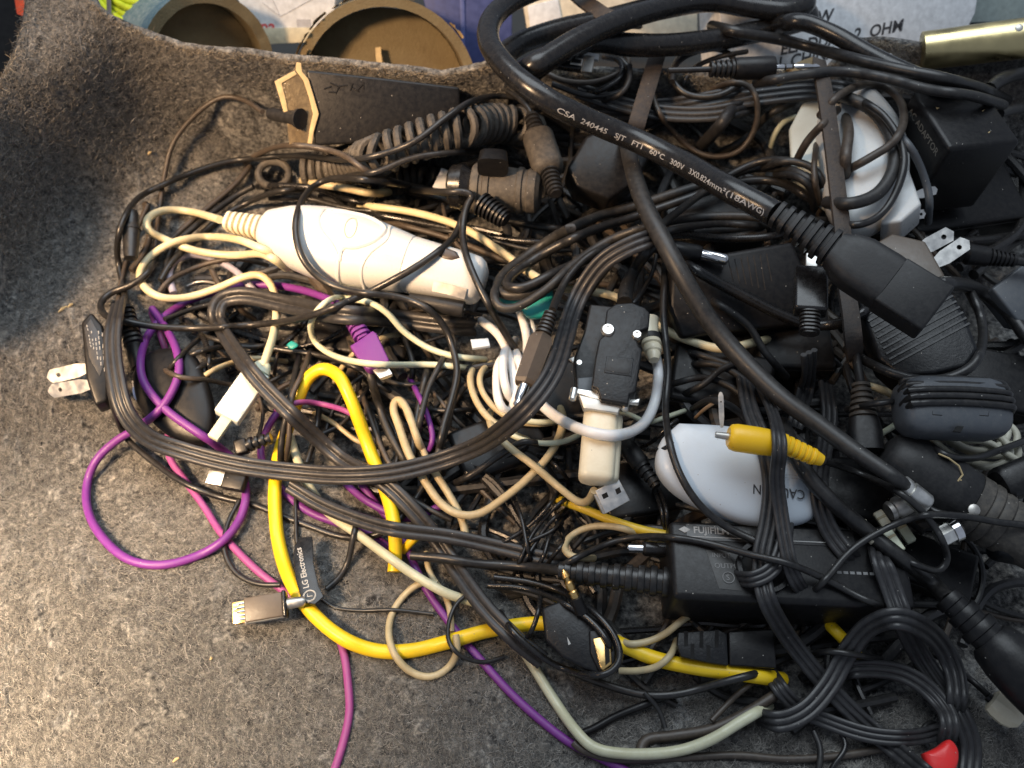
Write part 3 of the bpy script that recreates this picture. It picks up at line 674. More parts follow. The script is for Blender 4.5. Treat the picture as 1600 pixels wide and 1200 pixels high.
# coiled handset cord
t = Thing('coiled_cord', 'dusty black coiled cord lying against the taped adapter', 'coiled cord', 490, 262, 830, 205, z=(30, 40))
def coil(T, pts, R, pitch, w_, ph=0., name='coil'):
    c, s, q, z = lay(pts, R * 2, sig=6, sink=.75, step=4); L = np.r_[0, np.cumsum(np.linalg.norm(np.diff(c, axis=0), axis=1))]
    turns = L[-1] / (pitch * s); n = int(turns * 16); u = np.linspace(0, L[-1], n); cc = np.stack([np.interp(u, L, c[:, k]) for k in range(3)], -1)
    t_ = np.gradient(cc, axis=0); t_ /= np.linalg.norm(t_, axis=1)[:, None]; S = np.cross(t_, UPHINT); S /= np.linalg.norm(S, axis=1)[:, None]; U = np.cross(S, t_)
    a = u / (pitch * s) * 2 * math.pi + ph; rr = R * s * (1 + .02 * np.sin(u * 300))
    h = cc + (S * np.cos(a)[:, None] + U * np.sin(a)[:, None]) * rr[:, None]
    v, f = sweep(h, circ(w_ / 2 * s, 8)); stamp_pts(v); return T.part(name, (v, f), DUSTY, world=True, stamp=False)
coil(t, [(478, 268), (520, 262), (570, 250), (630, 228), (690, 208), (740, 196), (790, 194), (832, 205)], 25, 16.5, 13.)
coil(t, [(620, 286), (660, 278), (700, 284)], 14, 12, 10, name='coil_tail')
t2 = Thing('coiled_cord', 'small dark cord ring of three turns beside the coiled cord', 'coiled cord', 400, 270, 450, 270, z=(22, 22))
c, s, q, z = lay([(402 + 26 + 25 * math.cos(a), 272 + 20 * math.sin(a), .6 * a) for a in np.arange(0, 6.28 * 2.6, .4)], 11, sink=.5)
t2.part('ring', sweep(c, circ(5.6 * s, 9)), DUSTY, world=True)

# ---- lower left things on the felt
C('magenta_cable', 'magenta cable running down the felt beyond the yellow cable loop', PINK, 12, [(236, 486), (262, 560), (266, 640), (264, 712), (285, 745), (318, 790), (345, 832), (400, 890), (440, 921), (490, 960), (525, 988), (537, 1020), (543, 1060), (546, 1110), (539, 1150), (522, 1205), (500, 1260)])
C('purple_cable', 'purple cable slanting across bare felt past the cream loop', PURPLE, 13, [(560, 750), (590, 790), (622, 830), (640, 865), (660, 910), (700, 970), (750, 1030), (800, 1085), (850, 1130), (890, 1160), (960, 1195), (1040, 1240)])
C('purple_cable', 'purple cable dipping below the black ribbon beside the yellow cable', PURPLE, 12, [(436, 640), (415, 675), (408, 715), (438, 762), (480, 798), (520, 815), (570, 830), (612, 858)])
C('purple_cable', 'short purple cable between the yellow cable and the wide black ribbon', PURPLE, 12, [(520, 730), (550, 765), (585, 790), (640, 810), (690, 790)])

t = Thing('headset', 'smooth black rounded gadget with a small blue oval badge', 'gadget', 210, 610, 335, 640, w=60, th=14, z=(14, 14))
t.part('shell', t.pillow([(207, 590), (222, 560), (262, 545), (300, 552), (326, 600), (336, 660), (322, 694), (280, 690), (240, 662), (215, 630)], -14, 22, 2.8), plastic('matte_black', (.005, .005, .006), .36, .03, bump=.03, lint=False, spec=.3))
t.part('badge', g_pillow([t.lp(217 + 11 * math.cos(a) - 3 * math.sin(a), 604 + 22 * math.sin(a) + 3 * math.cos(a), 14) for a in np.arange(0, 6.2, .5)], 9, 13.5, 3), plastic('blue_badge', (.06, .10, .22), .2, .2), stamp=False)
dashes(t, 212, 594, 2, 2, 5, 2, 6, 13.8, -60, PRINTG)

t = Thing('wall_charger', 'small black wall charger with two bare prongs resting on the felt', 'charger', 147, 484, 152, 632, w=22, th=26, z=(36, 24), upmix=.35)
t.part('case', t.poly([(126, 502), (142, 486), (160, 508), (172, 560), (168, 626), (148, 634), (134, 590)], -36, 4, 5), HARD)
t.part('label_plate', t.poly([(131, 512), (142, 498), (154, 520), (163, 566), (156, 588), (140, 560)], 4, 5, .4), plastic('charger_label', (.02, .02, .022), .35, .2))
for k in range(5):
    p0 = np.array(t.lp(136 + 6.0 * k, 508 + 3 * k, 5.3)); p1 = np.array(t.lp(143 + 5.2 * k, 545 + 10 * k, 5.3)); r = np.random.default_rng(k + 3)
    for u in np.arange(0, .95, .14):
        a_ = p0 + (p1 - p0) * u; b_ = p0 + (p1 - p0) * (u + .09)
        if r.random() < .8: t.part('print', sweep(np.array([(*a_, 5.3), (*((a_ + b_) / 2), 5.3), (*b_, 5.3)]), circ(.9, 4)), PRINT, stamp=False)
prong(t, (140, 574), (74, 590), 22, 17, 11); prong(t, (146, 600), (76, 612), 20, 12, 11)

C('black_cable', 'black cable edging the pile on bare felt beneath the wide ribbon', BLK, 10, [(215, 500), (180, 520), (170, 565), (176, 630), (197, 683), (240, 722), (290, 756), (345, 777), (400, 790), (432, 803), (480, 821), (530, 838), (570, 840), (608, 826), (640, 792), (664, 756), (680, 718), (700, 690)], sig=3)
C('black_cable', 'thin black cable curling over bare felt under the purple loop', BLK, 8, [(375, 780), (355, 820), (350, 860), (368, 895), (400, 912), (440, 914)])

# big purple cable and its micro plug
t = Thing('purple_usb_cable', 'purple cable looping over the felt and ending in a purple micro plug', 'cable', 550, 500, 598, 578, w=20, th=12, z=(38, 36), dz=3)
PUSB = t
C('', '', PURPLE, 13, [(548, 497, 0), (525, 474), (482, 456), (430, 446), (385, 446), (340, 455), (290, 473), (255, 496), (230, 526), (220, 560), (222, 590), (236, 615), (265, 645), (300, 670), (340, 697), (370, 725), (384, 762), (379, 802), (354, 840), (310, 868), (250, 883), (200, 874), (160, 840), (138, 800), (136, 757), (150, 720), (180, 690), (220, 665), (250, 640), (268, 614), (280, 580), (275, 545), (260, 514), (236, 480)], T=t, z0=39, sig=3)

# loose strands tangled inside the ribbon loop
rs = random.Random(21); ns = 0
while ns < 26:
    x, y = rs.uniform(230, 700), rs.uniform(470, 800)
    if not (y < 560 + (x - 230) * .55): continue
    a = rs.uniform(0, 6.28); k = rs.uniform(-.45, .45); pts = []
    for i in range(rs.randint(4, 7)):
        pts.append((x, y)); a += k + rs.uniform(-.3, .3); x += math.cos(a) * 46; y += math.sin(a) * 40
        if not (225 < x < 760 and 450 < y < 600 + (x - 230) * .5): break
    if len(pts) < 4: continue
    C('loose_strand', 'thin dark cable strand tangled inside the wide ribbon loop', rs.choice((BLK, BLK2, BROWNC, BLKG)), rs.choice((6, 7, 8, 9)), pts, group='loose strands inside the ribbon loop', sink=.3, dive=14.); ns += 1
for p, l in (([(300, 600), (340, 575), (390, 560), (450, 565)], 'thin cream strand passing under the slim white plug'), ([(520, 600), (545, 560), (590, 530), (640, 520)], 'thin cream strand rising behind the purple plug'), ([(480, 640), (520, 660), (560, 690), (600, 700)], 'thin cream strand crossing behind the yellow arch')): C('cream_cable', l, BEIGE, 8, p, sink=.3)
# ---- yellow, beige and pale cables of the lower middle
C('yellow_cable', 'olive yellow cable half hidden above the camera adapter', plastic('dim_yellow_pvc', (.62, .45, .03), .4, .4, (.4, .3, .08)), 15, [(870, 780), (905, 792), (960, 815), (1010, 830), (1070, 840), (1130, 850)])
C('yellow_cable', 'short yellow cable stub beside the ribbed black cable bundle', YELLOW, 19, [(1280, 960), (1305, 985), (1330, 1012), (1350, 1040)])
C('cream_cable', 'small round cream cable loop standing over the yellow cable', BEIGE, 12, [(728, 838), (722, 812), (700, 770), (668, 720), (650, 680), (636, 645), (622, 624), (616, 632)])
C('cream_cable', 'thin cream strand hanging beside the wide black ribbon', BEIGE, 10, [(665, 860), (670, 890), (680, 910), (696, 930), (704, 960), (705, 990)])
t = Thing('yellow_cable', 'thick yellow cable arching up and sweeping across the bare felt', 'cable', 470, 600, 480, 590, z=(10, 10))
C('', '', YELLOW, 22.5, [(1225, 1062), (1150, 1052), (1080, 1042), (1020, 1028), (975, 1009), (905, 980), (845, 974), (765, 985), (700, 1003), (640, 1017), (590, 1017), (540, 1000), (490, 960), (455, 910), (436, 852), (430, 800), (430, 752), (437, 705), (452, 662, 6), (466, 622, 10), (482, 590, 12), (505, 576, 12), (528, 586, 12), (545, 617, 10), (560, 655, 6), (580, 710), (600, 760), (613, 805), (618, 850), (616, 896)], T=t, sig=3)
C('cream_cable', 'cream cable loop ringing the yellow cable on the felt', BEIGE, 11.5, [(686, 912), (660, 910), (630, 932), (609, 970), (611, 1010), (635, 1045), (670, 1058), (698, 1046), (714, 1020), (712, 990)], sig=3)
for p, w_, m_, l in (([(896, 1150), (924, 1140), (960, 1120), (1010, 1100), (1060, 1080)], 12, HARD, 'stiff black cord crossing the bare felt beside the pale cord'), ([(1000, 1180), (1006, 1158), (1050, 1150), (1110, 1140), (1170, 1112), (1220, 1080)], 17, BROWNC, 'dusty brown-black cord above the pale cord bend'), ([(895, 1158), (900, 1165), (930, 1180), (980, 1187), (1060, 1184), (1150, 1180), (1230, 1186), (1320, 1180), (1400, 1165)], 12, BROWNC, 'dusty cord lying below the pale cord bend'), ([(1110, 1128), (1135, 1102), (1160, 1078), (1190, 1058)], 9, BROWNC, 'brown strand slanting up to the yellow cable end')): C('black_cable', l, m_, w_, p)
C('pale_cable', 'pale see-through cord with a sharp bend lying over the felt', PALE, 16, [(452, 680), (466, 722), (486, 765), (515, 803), (560, 835), (600, 865), (650, 900), (700, 928), (750, 945), (785, 975), (820, 1020), (860, 1085), (900, 1142), (928, 1168), (985, 1178), (1060, 1173), (1110, 1156), (1160, 1126), (1205, 1100)], sig=3)
C('thin_black_cable', 'thin black cable forming a narrow loop under the pale cord', BLK, 7, [(735, 925), (712, 945), (700, 980), (702, 1005), (720, 1025), (755, 1035), (790, 1025)])
C('thin_black_cable', 'thin black cord hanging down beside the lettered black strap', BLK, 6.5, [(462, 765), (462, 800), (464, 850), (472, 890), (492, 925), (520, 948), (560, 954), (612, 953), (680, 960)])
C('black_cable', 'black cable rising from the lettered strap into the ribbon', BLK, 10, [(508, 922), (528, 905), (543, 880), (550, 850), (560, 800)])

# lettered strap and flat brown plug
t = Thing('lettered_strap', 'glossy black strap printed with LG and a round logo', 'strap', 486, 940, 470, 838, w=22, th=2, z=(12, 9))
t.part('strap', t.poly([(472, 940), (462, 905), (458, 872), (460, 852), (468, 840), (488, 838), (490, 880), (498, 915), (506, 932), (492, 944)], -2, 2, 1), BLKG)
x, y = t.lp(484, 931, 2); ring = np.array([(x + 9 * math.cos(a), y + 9 * math.sin(a), 2.4) for a in np.linspace(0, 6.283, 20)])
t.part('logo_ring', sweep(ring, circ(1.4, 5)), PRINT, stamp=False)
t.part('logo_nose', sweep(np.array([(x - 1, y - 4, 2.4), (x - 1, y + 3, 2.4), (x + 4, y + 3, 2.4)]), circ(1.1, 5)), PRINT, stamp=False)
t.part('lettering', t.text('LG Electronics', 479, 919, 12.5, 2.3, 2, 'LEFT', bold=.02), PRINT, stamp=False, smooth=False)
t = Thing('flat_plug', 'flat brown-grey plug with gold contacts lying on the felt', 'plug', 364, 958, 470, 940, w=18, th=9, z=(13, 13))
t.part('shell', g_box(19, 78, -19, 19, -9, 9, 2), SMOKE); t.part('shell_edge', g_box(18, 78.5, -20, -16, -8.5, 5, 1.2), plastic('grey_edge', (.35, .36, .36), .4))
t.part('contact_block', g_box(0, 19.5, -18, 16, -4, 4, 1), GOLD)
for k in range(5): t.part('contact', g_box(2, 19, -14 + 6 * k, -11 + 6 * k, 3.8, 5, .5), CHROME, stamp=False)
t.part('collar', g_box(77, 84, -21, 21, -11, 11, 3), BLKG); t.part('neck', g_loft([(83, 9, 8), (108, 8, 7), (112, 5, 5)]), METALD)

# ---- left edge stack of cords
C('black_cable', 'dark cable pair slanting up from the left bundle', BROWNC, 9, [(218, 440), (236, 410), (262, 380), (300, 345), (340, 312), (372, 283), (392, 258)])
C('black_cable', 'dusty black cable fanning beside the cream cord', GRY, 10, [(256, 470), (258, 420), (272, 385), (300, 358), (335, 330), (375, 302), (398, 290)])
C('black_cable', 'brown black cable rising along the left bundle edge', BROWNC, 10, [(204, 425), (222, 400), (234, 370), (232, 335), (226, 316)])
C('black_cable', 'thin brown cable hooked at the far edge of the left bundle', BROWNC, 8, [(180, 560), (182, 500), (188, 450), (205, 380), (222, 340), (232, 318)])
C('lavender_cable', 'lavender grey cable arching under the cream loop', LAV, 11, [(272, 460), (264, 430), (268, 412), (290, 400), (320, 400), (350, 412), (374, 428), (395, 452), (420, 478)])
C('grey_wire_pair', 'twin thin grey wires lying beside the lavender cable', METALD, 4, [(290, 448), (310, 440), (335, 442), (356, 452), (380, 470)])
t = Thing('barrel_plug', 'ridged black plug standing in the left bundle', 'plug', 206, 330, 204, 420, w=14, th=10, z=(34, 26))
t.part('body', g_loft([(0, 8, 8), (6, 11, 10), (28, 12, 11), (30, 10, 10), (36, 13, 12), (60, 12, 11), (84, 10, 9)]), BLK); t.part('rib', g_loft([(30, 14, 13), (35, 14, 13)]), GRY)
t = Thing('ribbed_cable', 'black cable dropping from the back to a ribbed relief at the left edge', 'cable', 197, 484, 216, 566, w=13, th=10, dz=2)
relief(t, 0, 84, 13, 15, 8, BLK, e=3.); t.part('plug_end', g_loft([(82, 13, 11), (105, 14, 12), (125, 11, 9)]), HARD)
C('', '', BLK, 9.5, [(198, 486), (194, 455), (187, 422), (183, 388), (192, 345), (214, 311), (250, 291), (300, 270), (350, 254), (400, 247), (470, 243), (545, 250), (600, 240), (650, 220), (700, 182), (740, 157), (780, 150), (835, 158), (880, 175)], T=t, z0=t.za, sig=3)
C('black_cable', 'brown black cable crossing the coiled cord towards the white shaver', BROWNC, 9, [(380, 256), (405, 240), (440, 228), (490, 230), (538, 243), (570, 265), (620, 285), (690, 300), (740, 318), (800, 340)])
C('black_cable', 'black cable arching above the white shaver', BLKG, 10, [(400, 292), (450, 290), (500, 296), (545, 312), (580, 316), (590, 300), (570, 285), (540, 280)])
C('black_cable', 'thin black cable under the coiled cord', BLK, 10, [(540, 276), (590, 268), (640, 248), (690, 240), (750, 238), (800, 240)])
for k, (a, b) in enumerate((((700, 352), (690, 300)), ((640, 380), (760, 385)), )): pass

# ---- more cords along the back left
for p, w_, m_, l in (([(250, 440), (268, 410), (300, 380), (345, 340), (380, 320), (430, 300), (480, 296)], 9, BLK, 'black cable rising beside the cream cord relief'), ([(240, 470), (262, 440), (290, 425), (330, 410), (380, 405), (420, 415)], 8, BROWNC, 'brown cable lying under the crossing cream cords'), ([(255, 500), (310, 480), (360, 470), (410, 468), (470, 480)], 8, GRY, 'grey cable passing under the purple cable arch'), ([(280, 560), (330, 545), (390, 540), (450, 548), (520, 560), (590, 590)], 9, BLK, 'black cable crossing under the slim white plug'), ([(300, 520), (330, 528), (370, 540), (400, 542), (440, 532)], 7, BLK2, 'thin wire arc under the flat twin cable bend'), ([(330, 420), (345, 450), (370, 480), (400, 500)], 9, BROWNC, 'brown cable dropping behind the cream loop'), ([(420, 310), (480, 310), (540, 325), (600, 330), (660, 320)], 9, BLK, 'black cable hugging the top of the shaver')): C('black_cable', l, m_, w_, p)
C('cream_cable', 'short cream cable piece under the coiled cord', BEIGE, 12, [(470, 282), (500, 288), (540, 294), (580, 302), (610, 300)])

# ---- cords behind the shaver
bh = [([(560, 330), (640, 345), (720, 360), (800, 375), (880, 380)], 11, BLKG, 'glossy black cable directly behind the white shaver'),
 ([(600, 345), (700, 372), (760, 395), (800, 412), (840, 430)], 10, BROWNC, 'brown black cable running behind the shaver head'),
 ([(640, 300), (690, 310), (760, 335), (830, 352), (900, 362)], 12, BLK, 'black cable passing below the ribbed rubber connector'),
 ([(690, 300), (696, 340), (712, 380), (740, 402), (790, 410)], 7, BROWNC, 'thin brown cable hooked behind the shaver head'),
 ([(660, 355), (740, 368), (830, 390), (900, 392)], 6, BLK2, 'thin satin cable beside the cream cord behind the shaver')]
for p, w_, m_, l in bh: C('black_cable', l, m_, w_, p)

# ---- rubber connectors at the back
t = Thing('rubber_connector', 'thick grooved grey rubber connector with a round dark flange', 'connector', 716, 292, 846, 300, w=38, th=24, z=(50, 52))
t.part('flange', g_loft([(-14, 26, 30), (-10, 33, 36), (8, 36, 38), (14, 32, 34), (26, 26, 28)], 36), BLKG)
t.part('barrel', g_loft([(24, 36, 34), (28, 39, 36), (36, 39, 36), (38, 36, 33), (42, 36, 33), (44, 39, 36), (52, 39, 36), (54, 36, 33), (60, 36, 33), (84, 35, 33), (94, 34, 32), (96, 37, 34), (103, 36, 34), (105, 33, 31), (110, 33, 31), (112, 35, 33), (124, 34, 32), (130, 26, 25)], 36), DUSTY)
a = sub(t, 770, 262, 772, 232, w=10, z=(66, 66)); a.part('stub', g_loft([(0, 24, 18, 4), (24, 22, 17, 4), (28, 18, 14, 4)]), HARD)
a = sub(t, 752, 318, 800, 350, w=10, z=(56, 54)); a.part('ribbed_boot', g_ribs(0, 50, 20, 15, 7), HARD)
t = Thing('label_tag', 'small white paper tag between the back cables', 'tag', 682, 296, 706, 262, w=8, th=1, z=(46, 48)); t.part('tag', t.poly([(676, 292), (690, 262), (712, 272), (698, 298)], -1, 1, .3), WHARD)
t = Thing('wedge_adapter', 'glossy black wedge shaped adapter behind the printed power cord', 'adapter', 888, 262, 1012, 240, w=50, th=20, z=(54, 56))
t.part('case', t.poly([(886, 262), (915, 212), (952, 196), (996, 200), (1018, 240), (992, 284), (952, 312), (900, 292)], -50, 10, 6), HARD)
t = Thing('inline_connector', 'dusty grey inline connector with ribbed ends at the back', 'connector', 826, 168, 886, 356, w=24, th=20, z=(62, 58), dz=4)
relief(t, 22, 64, 12, 15, 4, GRY); t.part('body', g_loft([(62, 15, 15), (68, 23, 21, 2.4), (74, 25, 23, 2.6), (140, 25, 23, 2.6), (148, 22, 20), (152, 15, 14)]), DUSTY); relief(t, 150, 198, 15, 12, 6, GRY)
C('', '', BLK, 8, [(836, 192), (826, 170), (812, 155), (790, 140)], T=t, z0=t.za)
C('', '', BLK, 9, [(888, 352), (900, 372), (925, 392), (960, 400)], T=t, z0=t.zb)

# ---- shaver
t = Thing('electric_shaver', 'white handheld shaver with an oval badge and dark oval switch', 'shaver', 408, 356, 773, 446, w=55, th=38, pct=45, z=(44, 42))
SH = t
body = [(0, 14, 14), (3, 24, 20), (9, 31, 27), (16, 34, 31), (26, 38, 34), (44, 46, 38), (70, 53, 41), (100, 58, 43), (130, 60, 44), (165, 59, 43), (200, 54, 41), (230, 49, 38), (252, 45, 36)]
t.part('body', g_loft([r_ + (2.3,) for r_ in body], 40), WHARD)
t.part('head', g_loft([(251.5, 43, 34.5, 2.4), (256, 44, 35, 2.5), (300, 41, 33, 2.7), (345, 38, 31, 3), (362, 36, 29, 3.2), (370, 31, 25, 3), (375, 22, 17, 3)], 40), WHARD)
def shz(x, y, sec=body, e=2.3):
    xs = [r_[0] for r_ in sec]; hy = np.interp(x, xs, [r_[1] for r_ in sec]); hz = np.interp(x, xs, [r_[2] for r_ in sec]); return hz * max(0, 1 - min(.999, abs(y) / hy) ** e) ** (1 / e)
def ridge(T, name, pts, r_, mat, sink=.6):
    q = spline([(*T.lp(x, y, 30), 0, 0) for x, y in pts], 4); c = np.array([(x, y, shz(x, y) - r_ * sink) for x, y in q[:, :2]]); return T.part(name, sweep(c, circ(r_, 8)), mat, stamp=False)
ridge(t, 'grip_ridge', [(505, 330), (500, 345), (503, 362), (522, 388), (530, 408), (522, 440)], 4.5, WHARD, .45)
ridge(t, 'grip_ridge', [(512, 330), (545, 332), (580, 340), (602, 360), (590, 378), (562, 390), (540, 392), (532, 410)], 4.5, WHARD, .45)
ridge(t, 'grip_ridge', [(608, 352), (606, 376), (580, 400), (566, 420), (562, 446)], 3, WHARD, .5)
ridge(t, 'badge_ring', [(551 + 9 * math.cos(a) - 2 * math.sin(a), 360 + 17 * math.sin(a)) for a in np.linspace(0, 6.283, 18)], .9, plain('badge_line', (.40, .34, .24), .5), .3)
x, y = t.lp(551, 360, 42); v, f = g_text('emjoi', 10); v = v @ np.array(((0, 1, 0), (-1, 0, 0), (0, 0, 1))); v = v + (x, y, 0); v[:, 2] = [shz(a, b) + .5 for a, b in v[:, :2]]
x, y = t.lp(697, 396, 34)
o_ = t.part('switch_recess', g_pillow([(x + 22 * math.cos(a), y + 10 * math.sin(a)) for a in np.arange(0, 6.2, .4)], 22, 33.5, 3), plain('recess_brown', (.05, .035, .025), .35), stamp=False)
x, y = t.lp(702, 452, 26); c = np.array([(x + u, y - .5, 24.5 + 1.8 * math.cos(u / 16)) for u in np.linspace(-26, 26, 10)])
t.part('silver_band', sweep(c, [(-8, -1.4), (8, -1.4), (8, 1.4), (-8, 1.4)], None, (0, -.5, .87)), METALD, stamp=False)
a = sub(t, 410, 357, 340, 343, w=12, z=(44, 42)); a.part('strain_relief', g_ribs(2, 66, 19, 15, 6, 3., 1., .6), IVORY)
C('', '', CREAM, 12, [(346, 344), (300, 331), (255, 329), (230, 342), (230, 358), (258, 374), (310, 393), (370, 399), (412, 397), (450, 420)], T=t, z0=42, sig=3)

# cream cord with white flat plug
t = Thing('white_usb_plug', 'cream cable looping up to a slim white plug pointing down', 'cable', 412, 572, 328, 692, w=22, th=10, z=(26, 22))
C('', '', CREAM, 12, [(440, 402), (402, 386), (370, 374), (320, 370), (270, 379), (236, 400), (218, 426), (224, 447), (250, 464), (290, 465), (340, 450), (384, 432, 3), (408, 430, 4), (425, 447, 3), (432, 482), (428, 520), (418, 552), (410, 576)], T=t, z1=27, sig=3)
t.part('collar', g_loft([(-6, 9, 9), (0, 13, 11, 3), (12, 18, 12, 4), (14, 13, 10, 4)]), PALEG)
t.part('shell', g_box(14, 104, -22, 20, -11, 11, 3), WGREEN); t.part('shell_seam', g_box(84, 90, -19, 17, 10.5, 12, .6), WGREEN); t.part('tip', g_box(103, 142, -9, 9, -6, 6, 2), PALEG)
t = Thing('micro_plug', 'small black plug with ribbed relief beside the white slim plug', 'plug', 424, 684, 336, 752, w=14, th=9, z=(16, 10))
a = sub(t, 424, 684, 372, 700, w=10, z=(17, 15)); relief(a, 0, 40, 9, 12, 4, BLK); a.part('body', g_box(38, 58, -12, 12, -8, 8, 3), HARD)
a = sub(t, 384, 756, 318, 744, w=10, z=(9, 9)); a.part('plug_shell', g_box(0, 36, -14, 14, -8, 8, 3), HARD); a.part('tip', g_box(35, 62, -11, 11, -5, 5, 1), METAL)

# purple micro plug now that the loop lies in place
t = PUSB
relief(t, -4, 44, 12, 15, 5, PURPLE, e=3.)
t.part('plug_shell', t.poly([(546, 540), (556, 534), (582, 516), (588, 520), (608, 562), (604, 568), (576, 577), (570, 574)], -9, 9, 2.5), PURPLE)
t.part('tip', t.poly([(582, 578), (604, 568), (613, 584), (594, 591)], -4, 4, .8), METAL)

# ---- wide black ribbons of the middle left
C('twin_cable', 'flat black twin cable passing below the white shaver', RIB, 30, [(352, 520), (338, 492), (346, 470), (380, 462), (440, 474), (520, 490), (600, 496), (680, 506), (740, 512)], kind='flat', cores=2, sig=5)
C('cream_cable', 'cream cable crossing below the purple plug to a yellowed cable bend', PALEG, 10, [(548, 466), (520, 466), (497, 484), (485, 508), (492, 534), (520, 555), (560, 566), (612, 570), (680, 570), (742, 576)])
C('cream_cable', 'cream cable slanting behind the purple plug', PALEG, 10, [(530, 465), (575, 472), (604, 488), (630, 517), (670, 544), (712, 557), (760, 562)])
C('brown_cable', 'thin brown wire beside the black strands near the teal sliver', BROWNC, 6, [(440, 530), (432, 560), (428, 590)])
t = Thing('teal_plug', 'small teal sliver of a plug between dark strands', 'plug', 448, 536, 460, 542, z=(20, 20), w=6); t.part('plug', t.pillow([(446, 540), (456, 533), (466, 540), (456, 546)], -3, 3), TEAL)
C('black_cable', 'black strand dropping beside the yellow arch', BLK, 11, [(470, 545), (460, 590), (450, 640), (440, 690), (438, 740)])
C('black_cable', 'second black strand dropping beside the yellow arch', BROWNC, 9, [(486, 545), (472, 585), (456, 620), (452, 680), (446, 730)])
C('black_cable', 'black strand hanging inside the yellow arch', BLK, 10, [(500, 610), (497, 650), (490, 690), (478, 726)])
C('black_cable', 'black cable bundle strand right of the yellow arch', BLK2, 13, [(575, 570), (588, 620), (605, 670), (630, 715), (650, 750)])
C('black_cable', 'brown strand behind the cream loop right of the yellow arch', BROWNC, 9, [(560, 600), (578, 650), (592, 690), (606, 720), (630, 760)])
C('black_cable', 'black cable leaning left beside the cream hairpin', BLK, 12, [(672, 560), (660, 610), (650, 660), (644, 710), (640, 750)])
C('black_cable', 'black cable leaning right beside the cream hairpin', BLK2, 12, [(716, 590), (704, 640), (690, 690), (676, 740)])
C('purple_cable', 'purple wire showing among the black strands', PURPLE, 9, [(640, 590), (655, 620), (668, 650), (676, 690), (660, 720)])
C('magenta_cable', 'short magenta wire passing behind the yellow arch', PINK, 9, [(430, 640), (470, 628), (505, 632), (540, 642), (570, 660)])
C('cream_cable', 'cream hairpin cable rising out of the black ribbons', BEIGE, 13, [(664, 716), (650, 680), (636, 640), (622, 622, 3), (614, 634, 4), (624, 668, 2), (640, 712), (664, 752), (690, 788), (718, 804), (748, 803), (785, 780), (822, 750), (856, 714), (874, 682), (880, 652), (872, 630)], sig=3)
C('twin_cable', 'flat black twin cable slanting down past the yellow arch', RIB, 27, [(336, 492), (352, 524), (400, 590), (440, 632), (482, 672), (540, 722), (592, 748), (640, 792), (682, 842), (722, 902), (762, 955), (812, 1004), (850, 1034)], kind='flat', cores=2, sig=5)
C('twin_cable', 'dusty flat twin cable crossing under the wide ribbon', RIB, 24, [(450, 758), (500, 788), (560, 812), (610, 826), (700, 838), (780, 855), (850, 872), (900, 880)], kind='flat', cores=2, sig=5)
C('yellow_cable', 'yellow cable end poking out beneath the flat twin cable', YELLOW, 14, [(662, 830), (640, 848), (630, 862)])

# ---- centre right, lower layers
t = Thing('teal_connector', 'bright teal plastic connector under the black cable bundle', 'connector', 778, 460, 862, 476, w=20, th=10, z=(42, 42))
t.part('shell', t.pillow([(776, 460), (798, 448), (818, 456), (814, 476), (788, 476)], -9, 12, 3), TEAL); t.part('shell', t.pillow([(812, 452), (850, 440), (864, 456), (858, 492), (824, 496), (812, 474)], -10, 12, 4), TEAL)
t = Thing('barrel_socket', 'black barrel socket with an open end under the shaver head', 'connector', 640, 468, 728, 484, w=13, th=9, z=(38, 38))
t.part('body', g_loft([(0, 11, 11), (40, 12, 12), (60, 13, 13), (84, 13, 13), (88, 12, 12)]), GRY); t.part('bore', g_loft([(87, 6, 6), (88.6, 6, 6)]), DARK, stamp=False); t.part('pin', g_loft([(86, 2, 2), (89.5, 2, 2)]), METAL, stamp=False)
C('cream_cable', 'long cream cable from behind the shaver towards the black connector hood', CREAM, 13, [(560, 320), (592, 324), (625, 328), (665, 336), (710, 350), (742, 366), (790, 398), (830, 428), (870, 448), (920, 455), (962, 464), (1000, 490), (1048, 520), (1095, 538), (1130, 545), (1182, 534), (1210, 528)], sig=3)
C('cream_cable', 'yellowed cream cable bent down beside the white cable coil', BEIGE, 11, [(748, 566), (736, 580), (736, 605), (752, 640), (776, 664), (800, 678), (830, 690)])
C('cream_cable', 'second yellowed cable bent down beside the white cable coil', BEIGE, 10, [(770, 566), (752, 580), (750, 602), (764, 628), (790, 650), (815, 660), (850, 662), (880, 656)])
C('pale_green_cable', 'pale green white cable curving behind the white lump', PALEG, 9, [(770, 655), (800, 680), (840, 692), (880, 690), (910, 676), (930, 660)])
C('pale_green_cable', 'second pale cable curving under the black ribbon bend', PALEG, 9, [(780, 645), (815, 656), (850, 660), (885, 656)])
C('cream_cable', 'thin cream cable passing behind the connector hood base', PALEG, 8, [(955, 640), (985, 648), (1012, 660), (1040, 652), (1075, 640)])
# white cable coil
t = Thing('white_cable', 'bundled white cable beside the hexagonal black jack', 'cable', 790, 520, 800, 640, z=(42, 42))
for k, p in enumerate(([(750, 500), (778, 522), (796, 560), (804, 600), (800, 640), (786, 646)], [(812, 486), (820, 510), (824, 540), (818, 570)], [(826, 490), (834, 514), (836, 540)],
    [(796, 548), (780, 566), (776, 600), (780, 630), (794, 646), (808, 640)], [(800, 536), (812, 566), (822, 600), (830, 622), (815, 640)], [(806, 530), (790, 545), (786, 580), (796, 620), (812, 634)])):
    C('', '', WHITE if k != 2 else WBLUE, 14 if k != 2 else 9, p, T=t, part='loop')
WC = t
t.part('clear_clip', Thing.poly(t, [(735, 530), (763, 528), (766, 540), (738, 544)], 4, 10, 1.2), CLEAR)
C('black_cable', 'black cable sunk below the white cable coil', BLK, 11, [(700, 760), (740, 740), (780, 712), (820, 690), (860, 700)])
